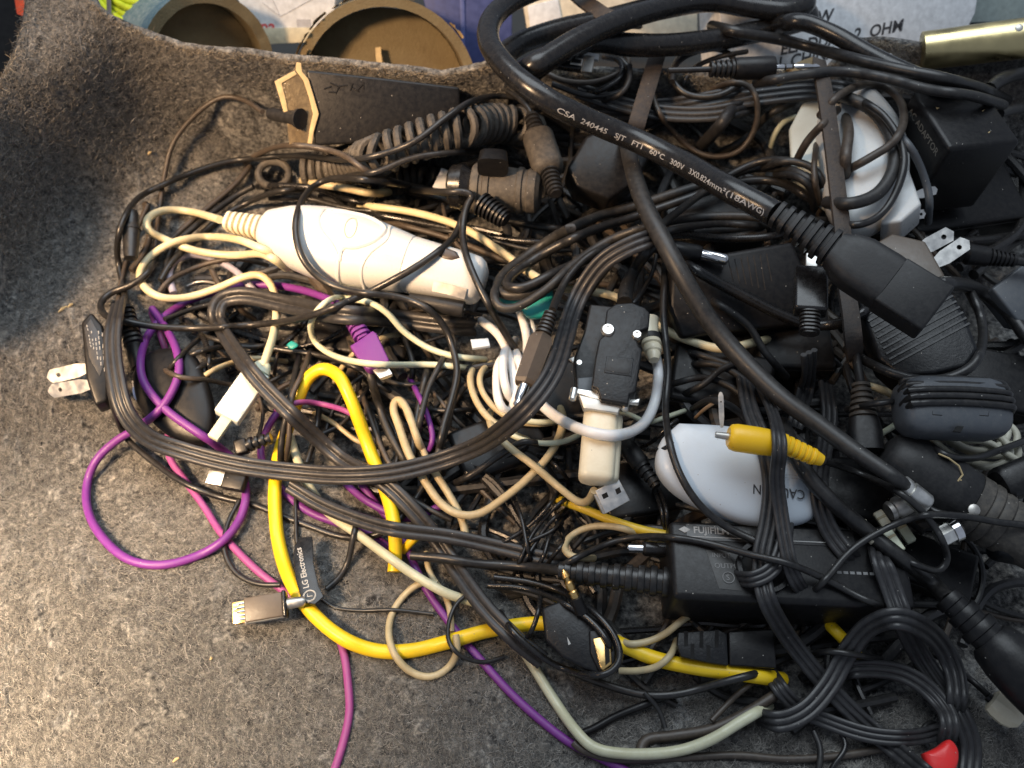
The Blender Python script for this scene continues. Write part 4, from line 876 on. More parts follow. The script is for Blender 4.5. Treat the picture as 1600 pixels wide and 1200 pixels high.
t = Thing('cream_boot', 'cream tapered cable boot with a black band', 'connector', 1012, 500, 1024, 576, w=14, th=12, z=(48, 48))
t.part('boot', g_loft([(0, 18, 15), (14, 15, 13), (34, 13, 12), (36, 11, 10), (42, 15, 14), (50, 16, 15), (52, 13, 12), (56, 15, 14), (64, 14, 13), (66, 11, 11), (70, 12, 12), (80, 8, 8)]), IVORY); t.part('band', g_loft([(33, 16, 15), (43, 16, 15)]), GRY)

# dark adapters that fill the right
t = Thing('power_adapter', 'large flat black adapter behind the thick slanting cord', 'adapter', 1045, 450, 1275, 438, w=60, th=20, z=(52, 50), upmix=.7)
t.part('case', t.poly([(1050, 412), (1120, 396), (1240, 376), (1278, 468), (1262, 506), (1066, 528), (1046, 480)], -70, 0, 8), HARD)
for k in range(7):
    x0, y0 = t.lp(1138 + 10 * k, 406 - 1.6 * k, .3); x1, y1 = t.lp(1146 + 10 * k, 438 + (k * 37 % 17), .3); t.part('moulded_mark', sweep(np.linspace((x0, y0, .1), (x1, y1, .1), 4), circ(.9, 5)), BLK2, stamp=False)
t = Thing('barrel_plug', 'black barrel plug with a shiny chrome sleeve', 'plug', 1040, 386, 1136, 406, w=12, th=12, z=(60, 60))
t.part('body', g_loft([(-30, 9, 9), (-10, 13, 13), (50, 14, 14), (56, 12, 12)]), HARD); t.part('sleeve', g_loft([(56, 8.5, 8.5), (57, 9, 9), (94, 9, 9), (96, 8.4, 8.4), (97.5, 7, 7)], 32), CHROME); t.part('bore', g_loft([(97, 5.5, 5.5), (97.8, 5.5, 5.5)]), DARK, stamp=False)
t = ThingW('power_adapter', 'square black block adapter with AC ADAPTOR in raised letters', 'adapter', tuple(P(1484, 232, 84)), (.975, .20, -.06), (.06, -.05, 1))
t.part('case', g_box(0, 34, 0, 36, -40, 0, 2), HARD)
v, f = g_text('AC ADAPTOR', 4.4, 'CENTER', .01); t.part('lettering', (np.stack([np.full(len(v), -.12), 18 - v[:, 0], -7 + v[:, 1]], -1), f), plain('dim_print', (.16, .155, .14), .6), stamp=False, smooth=False)
for k, (x, y) in enumerate(((6, 24), (22, 7), (26, 20))): t.part('glue_fleck', g_pillow([(x + 1.1 * math.cos(a), y + .7 * math.sin(a + k)) for a in np.arange(0, 6.2, 1)], -.1, .25), TAPE, stamp=False)

# white round adapter on the right
t = Thing('white_adapter', 'rounded white wall adapter wrapped in black cable with bare prongs', 'adapter', 1262, 140, 1400, 380, w=70, th=40, z=(62, 62))
t.part('shell', t.pillow([(1300, 150), (1350, 140), (1392, 175), (1420, 235), (1414, 300), (1380, 350), (1330, 372), (1296, 340), (1276, 270), (1274, 200)], -50, 34, 2.8), WHARD)
t.part('side_panel', t.poly([(1254, 158), (1300, 150), (1310, 260), (1290, 300), (1236, 262), (1232, 200)], -40, 12, 6), WGREEN)
t.part('base_block', t.poly([(1392, 246), (1412, 240), (1440, 318), (1408, 346), (1376, 350)], -40, 8, 4), WHARD)
q = [t.lp(x, y, 28) for x, y in ((1345, 185), (1368, 240), (1378, 300), (1372, 350))]
prong(t, (1428, 306), (1464, 296), 60, 60, 7); prong(t, (1420, 336), (1446, 334), 58, 58, 7)
C('cream_cable', 'thin yellowed cable hooked left of the white adapter', PALEG, 9, [(1200, 250), (1208, 215), (1225, 190), (1246, 182)])

# back bundle of flat and round cords along the rim
C('ribbon_cable', 'dusty flat multi-core cable running along the back of the pile', RIB, 36, [(920, 168), (980, 172), (1060, 168), (1130, 156), (1200, 146), (1270, 140), (1350, 150)], kind='flat', cores=4, sig=6)
C('ribbon_cable', 'flat cable lying behind the wedge adapter', RIB, 26, [(900, 140), (960, 160), (1030, 176), (1110, 178), (1180, 165)], kind='flat', cores=3, sig=6)
back = [([(850, 112), (880, 126), (930, 128), (970, 112), (985, 96), (975, 86)], 9, BROWNC, 'brown cable looped around the tiny mini plug'), ([(860, 130), (920, 150), (975, 140), (986, 112), (970, 92)], 9, BLK, 'black cable looped around the tiny mini plug'), ([(905, 150), (940, 140), (972, 118), (970, 95), (940, 88)], 10, BLKG, 'glossy loop behind the tiny mini plug'), ([(930, 158), (965, 150), (982, 130), (984, 100)], 9, BLK2, 'satin loop behind the tiny mini plug'), ([(1100, 70), (1060, 92), (1050, 120), (1070, 146), (1120, 150), (1160, 130)], 10, BLK, 'black loop under the straight audio jack'), ([(1050, 130), (1056, 100), (1085, 82), (1130, 78), (1150, 100), (1140, 140)], 9, GRY, 'grey loop around the straight audio jack'), ([(1170, 80), (1120, 90), (1080, 110), (1060, 150)], 8, BLK, 'thin cable sloping behind the audio jack'),
 ([(1120, 240), (1160, 220), (1200, 180), (1240, 160)], 12, BLK2, 'satin cable slanting behind the thin brown loop'), ([(1090, 235), (1130, 190), (1150, 160)], 20, RIB, 'broad dark cord slanting behind the thin brown loop')]
for p, w_, m_, l in back: C('black_cable', l, m_, w_, p)
t = Thing('mini_plug', 'tiny black plug with a bright metal slot in the back tangle', 'plug', 884, 96, 940, 104, w=12, th=8, z=(84, 84), dz=2)
t.part('shell', g_box(-20, 26, -13, 13, -8, 8, 2.5), BLKG); t.part('socket', g_box(8, 27, -7, 5, 3, 9, 1), METAL); t.part('slot', g_box(10, 25, -4, 2, 8.6, 9.4, .3), DARK, stamp=False); t.part('metal_tab', g_box(28, 44, -14, 12, -2, 6, 1), METALD); t.part('tip', g_box(26, 50, 8, 18, -3, 5, 1.5), WHARD)
C('thin_cable', 'thin brown cable drawn in a wide loop at the back', BROWNC, 9, [(1030, 100), (1018, 125), (1020, 150), (1032, 180), (1060, 215), (1090, 238), (1120, 245), (1155, 236), (1178, 205), (1184, 170), (1176, 140), (1150, 128), (1110, 140)], sig=6)
t = Thing('audio_jack', 'straight black audio jack with a ribbed relief and metal tip', 'plug', 1044, 110, 1275, 104, w=15, th=14, z=(88, 88), dz=2)
t.part('cord', g_loft([(0, 4.5, 4.5), (68, 4.5, 4.5)]), BLK); relief(t, 66, 106, 12, 15, 5, BLK); t.part('body', g_loft([(104, 15, 15), (108, 17, 17), (160, 18, 18), (166, 17, 17), (168, 10, 10)]), HARD); t.part('tip', g_loft([(166, 5, 5), (196, 5, 5), (197, 4.4, 4.4), (198, 5, 5), (220, 5, 5), (226, 3.4, 3.4), (232, 4.4, 4.4), (238, 2, 2)]), CHROME)
for x_ in (182, 194): t.part('insulator_ring', g_loft([(x_, 5.4, 5.4), (x_ + 2.4, 5.4, 5.4)]), BLK, stamp=False)
C('tan_strip', 'bent tan cardboard strip behind the audio jack', KRAFT, 18, [(1215, 128), (1245, 108), (1275, 96)], kind='strap', th=4, cat='strip')

# bundle of looped black cord across the middle
bundle = [([(1290, 300), (1240, 268), (1180, 262), (1120, 282), (1060, 300), (1000, 320), (930, 340), (870, 368), (820, 402), (784, 432), (776, 452), (800, 462), (850, 450), (905, 425), (960, 398), (1010, 385)], 16, BLK2, 'dusty black cord bundle strand folded beside the shaver head'),
 ([(1280, 320), (1220, 285), (1150, 285), (1080, 308), (1000, 336), (920, 362), (850, 396), (800, 430), (790, 446), (815, 450), (870, 425), (940, 396), (1010, 372), (1080, 360)], 15, BLK, 'second strand of the folded black cord bundle'),
 ([(1300, 345), (1230, 345), (1160, 338), (1090, 340), (1030, 350), (960, 372), (900, 410), (850, 455), (800, 482), (778, 478), (772, 458), (785, 436)], 14, BLK2, 'lower strand of the folded black cord bundle'),
 ([(1240, 365), (1180, 372), (1120, 372), (1060, 366), (1000, 372), (950, 400), (900, 450)], 13, BLKG, 'glossy cord below the folded bundle'),
 ([(1200, 355), (1120, 350), (1040, 362), (980, 385), (940, 430), (905, 480)], 12, BLK, 'black cord fanning down from the folded bundle'),
 ([(1260, 255), (1200, 250), (1150, 268), (1100, 300), (1060, 330), (1030, 355), (1000, 385)], 12, BLK, 'black cord curving over the folded bundle'),
 ([(1282, 310), (1284, 280), (1262, 258), (1225, 252), (1190, 262)], 12, BLK2, 'black cord end curl of the folded bundle'),
 ([(1272, 330), (1268, 296), (1246, 276), (1210, 272)], 12, GRY, 'grey cord end curl inside the folded bundle')]
for p, w_, m_, l in bundle: C('black_cable', l, m_, w_, p, sig=6, sink=.8)

# ---- black connector hoods in the middle
t = Thing('connector_hood', 'older black connector hood partly hidden behind the front hood', 'connector', 930, 480, 905, 620, w=30, th=16, z=(56, 48), pct=50)
t.part('shell', t.poly([(922, 474), (962, 478), (955, 540), (950, 616), (900, 612), (896, 560), (912, 520)], -20, 8, 4), HARD); t.part('flange', t.poly([(888, 560), (900, 556), (918, 572), (912, 580)], -4, 0, 1), METAL)
t.part('screw_head', g_loft([(0, 6, 6), (5, 6, 6), (7, 4, 4)]), METAL).matrix_local = Matrix.Translation(Vector((*t.lp(905, 568, 4), 2)) * t.s) @ Matrix.Rotation(-math.pi / 2, 4, 'Y')
t.part('lower_step', t.poly([(902, 590), (928, 588), (926, 618), (902, 616)], -10, 14, 2), SLATE)
t = Thing('connector_hood', 'black serial connector hood with two silver screws and square recess', 'connector', 990, 470, 960, 632, w=45, th=24, z=(66, 58), pct=60)
HOOD = t
t.part('shell', t.poly([(962, 474), (988, 472), (1008, 480), (1016, 488), (1014, 512), (998, 518), (994, 526), (998, 540), (1004, 546), (994, 612), (984, 616), (982, 632), (938, 624), (934, 608), (924, 604), (930, 560), (936, 530), (944, 524), (946, 500), (948, 484)], -26, 8, 3), HARDT)
t.part('recess_frame', t.poly([(948, 556), (990, 560), (986, 588), (944, 582)], 7.5, 9, .8), HARDT); t.part('recess', t.poly([(951, 559), (987, 563), (983, 585), (947, 579)], 8.8, 9.4, .2), HARD, stamp=False)
for (x, y, r_) in ((950, 516, 11), (995, 524, 8)):
    c0 = t.lp(x, y, 8); t.part('screw', g_loft([(0, r_, r_), (5, r_, r_), (8, r_ * .8, r_ * .8), (8.01, r_ * .45, r_ * .45), (6, r_ * .4, r_ * .4)], 12 if r_ > 9 else 8), METAL).matrix_local = Matrix.Translation(Vector((*c0, 5)) * t.s) @ Matrix.Rotation(-math.pi / 2, 4, 'Y')
t.part('flange', t.poly([(896, 606), (936, 612), (940, 620), (984, 628), (1000, 622), (998, 630), (940, 626), (900, 614)], -16, -6, 1), METAL)
t.part('d_shell', t.poly([(904, 616), (972, 632), (966, 646), (912, 638)], -20, -4, 2), METALD)
for p in ((897, 612), (978, 628)):
    c0 = t.lp(p[0], p[1], -10); t.part('thumb_screw', g_loft([(c0[0] - 4, 6, 6, 2, c0[1], -8), (c0[0] + 14, 6, 6, 2, c0[1], -8), (c0[0] + 16, 4, 4, 2, c0[1], -8)], 14), METAL)
C('', '', BLK, 22, [(976, 476), (978, 452), (990, 425), (1006, 400), (1030, 375)], T=t, z0=t.za - 3, taper=([0, .3, .5, 1], [1.1, 1, .85, .8]))
C('thin_black_cable', 'thin black cable dropping to the top of the connector hood', BLK, 7, [(988, 476), (1004, 455), (1020, 425), (1026, 395)])
t = Thing('white_lump', 'chunky off-white cable lump below the connector hood', 'connector', 940, 640, 930, 766, w=28, th=20, z=(50, 44), pct=60)
t.part('shell', g_loft(rnd(0, 124, 28, 24, 3.4, 12)), IVORY); t.part('shell_back', g_loft(rnd(4, 120, 26, 22, 3.4, 10)), IVORY).location = Vector((0, 9, -9)) * t.s
C('', '', BEIGE, 12, [(929, 764), (924, 776), (916, 786), (905, 785), (872, 760), (832, 726), (795, 698), (770, 672), (764, 652), (768, 640)], T=t, z0=43, sig=3)
C('', '', WHITE, 17, [(806, 572), (824, 602), (850, 636), (884, 660), (925, 676), (968, 680), (1004, 664), (1022, 632), (1028, 600), (1028, 572), (1024, 556)], T=WC, part='cord', sig=6)
t = Thing('usb_plug', 'bare silver rectangular plug with two square holes', 'plug', 945, 757, 966, 800, w=22, th=7, z=(42, 36), pct=60)
t.part('shell', t.poly([(930, 767), (966, 747), (985, 782), (946, 803)], -8, 7, 1.2), METAL)
for q in ([(940, 773), (948, 769), (951, 776), (943, 780)], [(961, 765), (968, 761), (971, 769), (964, 773)]): t.part('hole', t.poly(q, 6.9, 7.3, 0), DARK, stamp=False, smooth=False)
t.part('side', t.poly([(930, 768), (946, 803), (942, 803), (927, 771)], -8, 5, .5), METALD)
t = Thing('barrel_plug', 'soft black barrel plug sunk in the dark between white lump and charger', 'plug', 975, 690, 1030, 765, w=14, th=12, pct=30)
t.part('body', g_loft([(0, 10, 10), (8, 14, 14), (45, 15, 15), (50, 12, 12)]), GRY); relief(t, 50, 92, 13, 9, 4, GRY)

# ---- white charger, tinted for the cool light, with caution print
t = Thing('white_charger', 'white curved charger, cool light put into its colour, with upside down CAUTION print', 'charger', 1030, 715, 1275, 770, w=70, th=24, z=(48, 42), pct=60)
t.part('shell', t.pillow([(1058, 664), (1130, 668), (1200, 680), (1250, 700), (1268, 760), (1270, 808), (1232, 824), (1170, 822), (1105, 800), (1048, 766), (1025, 732), (1032, 690)], -40, 26, 3.6, 9), WBLUE)
t.part('lettering', t.text('CAUTION', 1217, 768, 21, 26.4, 186, bold=.008, sx=.85), PRINTD, stamp=False, smooth=False)
dashes(t, 1250, 748, 2, 7, 5, 1.2, 5, 26.4, 186, plain('faint_print', (.42, .44, .46), .6), 3)
prong(t, (1128, 668), (1126, 612), 58, 66, 4)

# ---- lower right: camera adapter, ribbons, big plugs
t = ThingW('camera_adapter', 'long black adapter with a round socket printed FUJIFILM', 'adapter', tuple(P(1052, 934, 38)), (.998, -.04, -.02), (0, -.05, 1))
FJ = t; k_ = 1 / 4.1
W_, D_, H_ = 84, 29, 26
t.part('case', g_box(0, W_, 0, D_, -H_, 0, 2.2), HARD)
t.part('label_panel', g_box(6, 66, 21.5, 27.5, -.1, .25, .1), plastic('label_black', (.02, .02, .021), .3, .3), stamp=False)
def fl(s_, x, y, sz, m=None, b=0.): v, f = g_text(s_, sz, 'LEFT', b); t.part('lettering', (v + (x, y, .32), f), m or PRINT, stamp=False, smooth=False)
fl('FUJIFILM', 8.5, 25.2, 3.5, None, .02); fl('INPUT', 14.5, 16.0, 2.3, PRINTG); fl('OUTPUT', 15.0, 12.2, 2.6, PRINTG)
for k in range(6): t.part('print', g_box(58 + 2.3 * k, 59.6 + 2.3 * k, 11.4, 12.4, .05, .12, 0), PRINTG, stamp=False, smooth=False)
t.part('logo_bar', g_pillow([(5.4 + 2.2 * math.cos(a), 25.3 + 1.3 * math.sin(a)) for a in np.arange(0, 6.2, .5)], 0, .45), PRINT, stamp=False)
t.part('rule_line', g_box(4, 60, 22.6, 22.9, .2, .34, 0), PRINT, stamp=False, smooth=False)
t.part('label_flap', g_extrude([(12.5, 18), (20.5, 18), (24, 3.5), (16, 4)], .02, .16, .02), plastic('label_flap', (.035, .036, .036), .5, .3), stamp=False)
for (cx, cy, R_) in ((19.6, 8.0, 2.0),):
    ring = np.array([(cx + R_ * math.cos(a), cy + R_ * math.sin(a), .42) for a in np.linspace(0, 6.283, 20)]); t.part('certification_ring', sweep(ring, circ(.18, 5)), PRINTG, stamp=False); fl('S', cx - .8, cy, 2.8, PRINTG)
t.part('socket_rim', (lambda v, f: (v @ np.array(((0, 0, 1), (1, 0, 0), (0, 1, 0.))) @ np.eye(3) + (32, 12, -.2), f))(*g_pipe(3.0, 9.5, 8.0)), HARD)
t.part('socket_floor', g_pillow([(32 + 8.2 * math.cos(a), 12 + 8.2 * math.sin(a)) for a in np.arange(0, 6.2, .3)], -.3, .5, 6), DARK)
fl('UL', 31.5, 7.0, 2.6, PRINTG); t.part('warning_mark', g_extrude([(27.2, 6.6), (28.4, 6.8), (27.6, 8.2)], .5, .62, 0), PRINT, stamp=False)
a = sub(t, 1060, 912, 880, 892, w=20, z=(28, 24)); relief(a, 14, 186, 24, 17, 9, BLK, depth=.8)
C('', '', BLK, 15, [(884, 893), (850, 888), (800, 884), (740, 880), (690, 872), (640, 868)], T=t, z0=24)
t = Thing('slotted_clip', 'black slotted plastic clip beneath the camera adapter', 'clip', 1066, 1008, 1148, 1016, w=24, th=6, z=(17, 17))
t.part('plate', t.poly([(1060, 988), (1124, 984), (1136, 990), (1138, 1040), (1110, 1036), (1064, 1026), (1058, 1008)], -6, 5, 1.5), HARDT)
for x, a_, b_ in ((1072, 986, 1010), (1082, 1006, 1030), (1096, 986, 1012), (1107, 1008, 1034), (1120, 984, 1012)): t.part('slot', t.poly([(x - 3, a_), (x + 3, a_), (x + 3, b_), (x - 3, b_)], 4.6, 5.3, 0), DARK, stamp=False, smooth=False)
t.part('block', t.poly([(1138, 986), (1210, 982), (1214, 1044), (1140, 1040)], -10, 3, 3), HARD)
C('cream_cable', 'cream cable arc passing beside the slotted clip', BEIGE, 11, [(960, 985), (975, 1005), (1010, 1003), (1040, 990), (1062, 972), (1080, 960)])
C('cream_cable', 'cream cable arc tucked under the yellow cable', BEIGE, 11, [(965, 1048), (1000, 1048), (1030, 1040), (1050, 1020), (1058, 998)])
C('cream_cable', 'cream cable loop above the camera adapter relief', BEIGE, 11, [(1010, 842), (975, 826), (930, 822), (900, 832), (882, 850), (884, 864), (905, 872), (930, 872)])
low = [([(890, 1048), (940, 1068), (1010, 1086), (1060, 1084), (1130, 1066), (1200, 1048)], 13, BLK, 'black cord sweeping under the yellow cable near the slotted clip'), ([(1270, 1140), (1282, 1170), (1278, 1210)], 10, BLK, 'short black strand dropping to the felt at the bottom'), ([(1310, 1140), (1322, 1165), (1300, 1200), (1290, 1230)], 8, BLKG, 'glossy strand beside the ribbon loop foot'), ([(1005, 1080), (1030, 1110), (1040, 1140)], 8, BLK, 'short strand between the dusty cords')]
for p, w_, m_, l in low: C('black_cable', l, m_, w_, p)

# oval gadget with gold plug
t = Thing('gold_tip_adapter', 'flat black adapter with a bare gold plug inside a cord loop', 'adapter', 850, 960, 950, 1035, w=42, th=12, z=(20, 18), pct=60)
t.part('case', t.poly([(846, 950), (880, 936), (912, 952), (940, 975), (968, 1000), (966, 1046), (936, 1056), (880, 1028), (852, 1000)], -12, 8, 5), HARDT)
t.part('end_block', t.poly([(920, 985), (946, 980), (962, 1010), (962, 1046), (938, 1054), (922, 1020)], 4, 14, 3), HARD)
t.part('gold_plug', t.poly([(926, 998), (942, 994), (954, 1002), (956, 1038), (942, 1048), (938, 1044)], 10, 20, 1.5), GOLD)
t.part('plug_mouth', t.poly([(944, 1004), (952, 1006), (953, 1034), (946, 1040)], 19.6, 20.6, .3), DARK, stamp=False)
t.part('arrow_mark', t.poly([(886, 995), (892, 1006), (888, 1008)], 7.8, 8.4, 0), PRINT, stamp=False, smooth=False)
C('black_cable', 'glossy black cord wound in an oval loop around the gold tipped adapter', BLKG, 11, [(770, 902), (830, 910), (885, 928), (930, 958), (962, 998), (968, 1032), (950, 1052), (915, 1054), (865, 1038), (826, 1010), (800, 985), (780, 955)], sig=4)
C('black_cable', 'second turn of glossy cord around the gold tipped adapter', BLKG, 10, [(760, 915), (820, 920), (880, 942), (925, 972), (952, 1008), (956, 1036)], sig=4)
C('black_cable', 'thin cord crossing the gold tipped adapter near its edge', BLKG, 8, [(846, 920), (840, 960), (828, 990), (808, 1010)])
t = Thing('gold_jack', 'small gold jack tip standing up beside the camera adapter relief', 'plug', 902, 940, 878, 886, w=10, th=8, z=(26, 34))
t.part('body', g_loft([(-20, 10, 10), (6, 10, 10), (8, 7, 7)]), HARD); t.part('tip', g_loft([(6, 7, 7), (18, 7, 7), (20, 5, 5), (24, 7, 7), (34, 7, 7), (36, 4.5, 4.5), (40, 4.5, 4.5), (44, 6.5, 6.5), (52, 4, 4), (56, 1.5, 1.5)]), GOLD)

# small silver jack, thin wires in the middle hollow
t = Thing('silver_jack', 'short silver jack tip in the hollow left of the camera adapter', 'plug', 1030, 858, 978, 856, w=8, th=7, z=(28, 28)); t.part('body', g_loft([(-14, 11, 11), (22, 12, 12), (26, 9, 9)]), BLKG); t.part('tip', g_loft([(24, 7, 7), (48, 7, 7), (50, 5, 5)]), CHROME)
wires = [[(800, 905), (815, 870), (835, 830), (870, 790), (900, 770)], [(806, 900), (830, 860), (860, 815), (892, 790)], [(800, 870), (830, 845), (862, 830), (890, 800)], [(830, 900), (850, 868), (858, 840), (880, 815)], [(760, 860), (800, 840), (840, 810), (880, 760)], [(850, 890), (866, 866), (880, 850), (890, 820)], [(800, 770), (815, 810), (825, 860), (836, 890)], [(840, 710), (860, 720), (880, 740), (895, 760)], [(1000, 700), (1020, 690), (1040, 670), (1060, 655)], [(1004, 702), (1030, 704), (1055, 690), (1070, 670)], [(1020, 760), (1032, 790), (1040, 830)], [(1028, 760), (1040, 790), (1044, 830)]]
for p in wires:
    o = C('thin_wire', 'thin black wire in the dark hollow beside the white lump', BLKG, 7, p, group='thin wires in the central hollow')

# strands that cross over everything in the middle
C('black_cable', 'long black cable looping from the left edge up to a tight bend', BLK, 11, [(243, 395), (236, 420), (206, 445), (172, 458), (156, 476), (162, 492), (192, 501), (240, 510), (300, 513), (400, 507), (460, 500), (512, 484), (560, 464), (620, 434), (670, 404), (708, 372), (724, 336), (735, 306)], sig=5)
C('black_cable', 'black cable falling from the tight bend past the shaver head', BLK, 11.5, [(640, 296), (690, 300), (728, 300), (740, 306), (732, 316), (724, 345), (724, 380), (736, 420), (760, 470), (790, 522), (812, 556)], sig=5)
C('black_cable', 'black cable looped over the body of the white shaver', BLK, 11, [(640, 290), (580, 282), (528, 278), (498, 286), (476, 306), (464, 335), (462, 366), (472, 402), (492, 428), (522, 447), (570, 458), (622, 464), (664, 480), (694, 510), (708, 546), (714, 582), (706, 622), (692, 670), (684, 720)], sig=5)
C('black_cable', 'short black cable joining the loop near the wide ribbon', BLK2, 10, [(700, 545), (685, 575), (672, 600), (660, 640), (650, 690)])
# hexagonal jack
t = Thing('hexagonal_jack', 'brown-black hexagonal jack with lattice relief and silver tip', 'plug', 862, 486, 800, 656, w=20, th=16, dz=3, pct=75, z=(66, 62))
relief(t, 6, 52, 11, 14, 6, BLK, e=2.4); t.part('body', g_loft([(50, 14, 12), (58, 20, 17), (66, 22, 19), (140, 20, 17), (146, 16, 14)], 6), SMOKE, sharp=20); t.part('tip', g_loft([(145, 9, 9), (172, 8, 8), (176, 6, 6), (182, 7, 7), (186, 4, 4)]), CHROME)
C('', '', BLK, 12, [(862, 488), (872, 462), (890, 430), (920, 400), (960, 380)], T=t, z0=t.za)
# the wide ribbon
C('ribbon_cable', 'wide black four-core ribbon curving from the left edge up through the centre', RIB, 30, [(186, 470), (176, 520), (180, 585), (198, 648), (232, 684), (290, 706), (370, 726), (450, 737), (540, 743), (620, 737), (700, 716), (760, 690), (804, 656), (842, 616), (866, 578), (882, 530), (894, 488), (914, 446), (944, 408), (990, 382), (1040, 366)], kind='flat', cores=3, stiff=8)

# thick slanting cord, adapters and plugs of the right
t = Thing('ribbed_charger', 'black wall charger with ribbed face and two upright prongs', 'charger', 1398, 380, 1456, 584, w=70, th=26, z=(66, 58), pct=60)
t.part('case', t.poly([(1346, 392), (1392, 366), (1446, 376), (1474, 430), (1512, 500), (1530, 545), (1512, 572), (1460, 584), (1404, 588), (1372, 560), (1340, 470)], -60, 6, 7), HARDT)
for k in range(10):
    p0, p1 = (1352 + 4.6 * k, 494 + 8.5 * k), (1468 + 5.2 * k, 428 + 8.6 * k)
    q0, q1 = t.lp(*p0, 6), t.lp(*p1, 6); t.part('rib', sweep(np.linspace((*q0, 6), (*q1, 6), 5), [(-2.4, -1.5), (2.4, -1.5), (1.6, 1.6), (-1.6, 1.6)], None, (0, 0, 1)), HARDT, stamp=False)
t.part('end_cap', t.poly([(1360, 384), (1394, 364), (1446, 376), (1478, 432), (1440, 444), (1396, 410)], 2, 14, 4), SMOKE)
prong(t, (1434, 392), (1490, 362), 66, 72, 12); prong(t, (1458, 414), (1514, 376), 64, 70, 12)
C('black_cable', 'thick black cord running right from the upright prongs', BLK, 22, [(1448, 446), (1500, 444), (1545, 462), (1578, 490), (1600, 520), (1640, 570)])
t = Thing('barrel_plug', 'black barrel plug with ribbed relief behind the upright prongs', 'plug', 1505, 396, 1620, 412, w=14, th=12, z=(58, 58)); t.part('body', g_loft([(0, 12, 12), (6, 17, 17), (36, 16, 16), (40, 12, 12)]), HARD); relief(t, 40, 80, 14, 10, 6, HARD); t.part('cord', g_loft([(78, 7, 7), (130, 7, 7)]), BLK)
t = Thing('dark_block', 'dull slate block at the right edge beyond the thick cord', 'adapter', 1550, 450, 1640, 440, w=30, th=20, z=(50, 50)); t.part('case', t.poly([(1550, 450), (1600, 412), (1680, 400), (1680, 520), (1590, 500)], -40, 0, 4), SLATE)
C('black_cable', 'black cord sweeping in an arc below the ribbed charger', BLK, 15, [(1320, 545), (1345, 560), (1390, 582), (1440, 594), (1490, 588), (1525, 565), (1536, 525), (1528, 480), (1512, 450)], sig=6)
C('black_cable', 'black cable crossing behind the mini plug', BLKG, 17, [(1060, 404), (1100, 430), (1160, 462), (1220, 492), (1270, 508), (1330, 500), (1370, 470)], sig=6)
C('black_cable', 'thin grey cord fading behind the thick slanting cord', GRY, 12, [(1095, 460), (1130, 480), (1170, 510), (1195, 550), (1230, 590)], sig=6)
C('black_cable', 'dark vertical cord pair beside the connector hood', BLK, 12, [(1038, 410), (1038, 440), (1036, 480), (1040, 530), (1044, 580), (1040, 640), (1046, 690), (1062, 740), (1090, 785), (1130, 820), (1180, 845), (1240, 870)], sig=6)
for k, p in enumerate(([(1060, 545), (1110, 560), (1160, 580), (1200, 610)], [(1070, 570), (1120, 570), (1170, 600), (1195, 640)], [(1050, 600), (1100, 590), (1150, 610), (1190, 660)], [(1080, 640), (1110, 625), (1150, 640), (1180, 680)], [(1060, 620), (1100, 600), (1130, 575), (1180, 560)], [(1085, 655), (1100, 640), (1130, 620)])): C('dusty_cable', ['dusty cord in the hollow right of the connector hood', 'second dusty cord in the hollow right of the hood', 'lower dusty cord above the white charger', 'dusty cord touching the white charger edge', 'upward dusty cord in the hollow right of the hood', 'tan wire above the white charger'][k], GRY if k < 5 else TAN, 11 if k < 5 else 6, p)
# right of the white charger: ribbon bundle, ferrite, round plug
C('ribbon_cable', 'three-core ribbon dropping behind the yellow plug cord', RIB, 30, [(1290, 600), (1296, 650), (1288, 700), (1280, 760), (1292, 820), (1320, 862), (1350, 890)], kind='flat', cores=3, sig=5)
t = Thing('strain_boot', 'dusty black ribbed boot rising beside the ribbon', 'connector', 1345, 600, 1352, 690, w=18, th=14, z=(52, 46)); relief(t, 0, 60, 14, 22, 6, DUSTY); t.part('body', g_loft([(58, 22, 18, 3), (80, 26, 20, 3), (110, 26, 20, 3)]), HARD)
C('', '', GRY, 14, [(1345, 602), (1338, 560), (1332, 520), (1326, 470)], T=t, z0=t.za)
cb = Thing('cream_cable_bundle', 'bundle of cream cable folded under the wound ferrite block', 'cable', 1460, 700, 1600, 700, z=(34, 34))
for p in ([(1420, 640), (1460, 670), (1500, 700), (1545, 712), (1580, 705), (1590, 680), (1570, 660), (1540, 656)], [(1450, 650), (1490, 690), (1530, 704), (1570, 690), (1575, 668), (1550, 664), (1520, 680)], [(1440, 672), (1490, 712), (1540, 726), (1585, 722), (1592, 700), (1560, 690)], [(1500, 716), (1540, 730), (1580, 712), (1560, 680), (1530, 690)], [(1480, 690), (1540, 690), (1590, 720), (1640, 740)]): C('', '', plastic('grey_cream_pvc', (.46, .45, .37), .42, .3, (.3, .28, .2)), 11, p, T=cb, part='loop')
C('cream_cable', 'tan cable ends behind the ferrite block', BEIGE, 12, [(1340, 600), (1370, 606), (1400, 620), (1430, 640)]); C('cream_cable', 'pale cable ends below the strain boot', PALEG, 10, [(1372, 680), (1390, 670), (1410, 655)])
t = Thing('ferrite_block', 'slate black ferrite block with thin cord wound around it', 'ferrite', 1402, 636, 1574, 642, w=48, th=34, z=(60, 58), pct=60)
t.part('case', g_loft([(0, 26, 20, 3), (4, 36, 28, 3), (14, 44, 34, 3.4), (30, 48, 37, 3.6), (140, 48, 37, 3.6), (156, 44, 34, 3.4), (166, 36, 28, 3), (170, 26, 20, 3)], 36), SLATE)
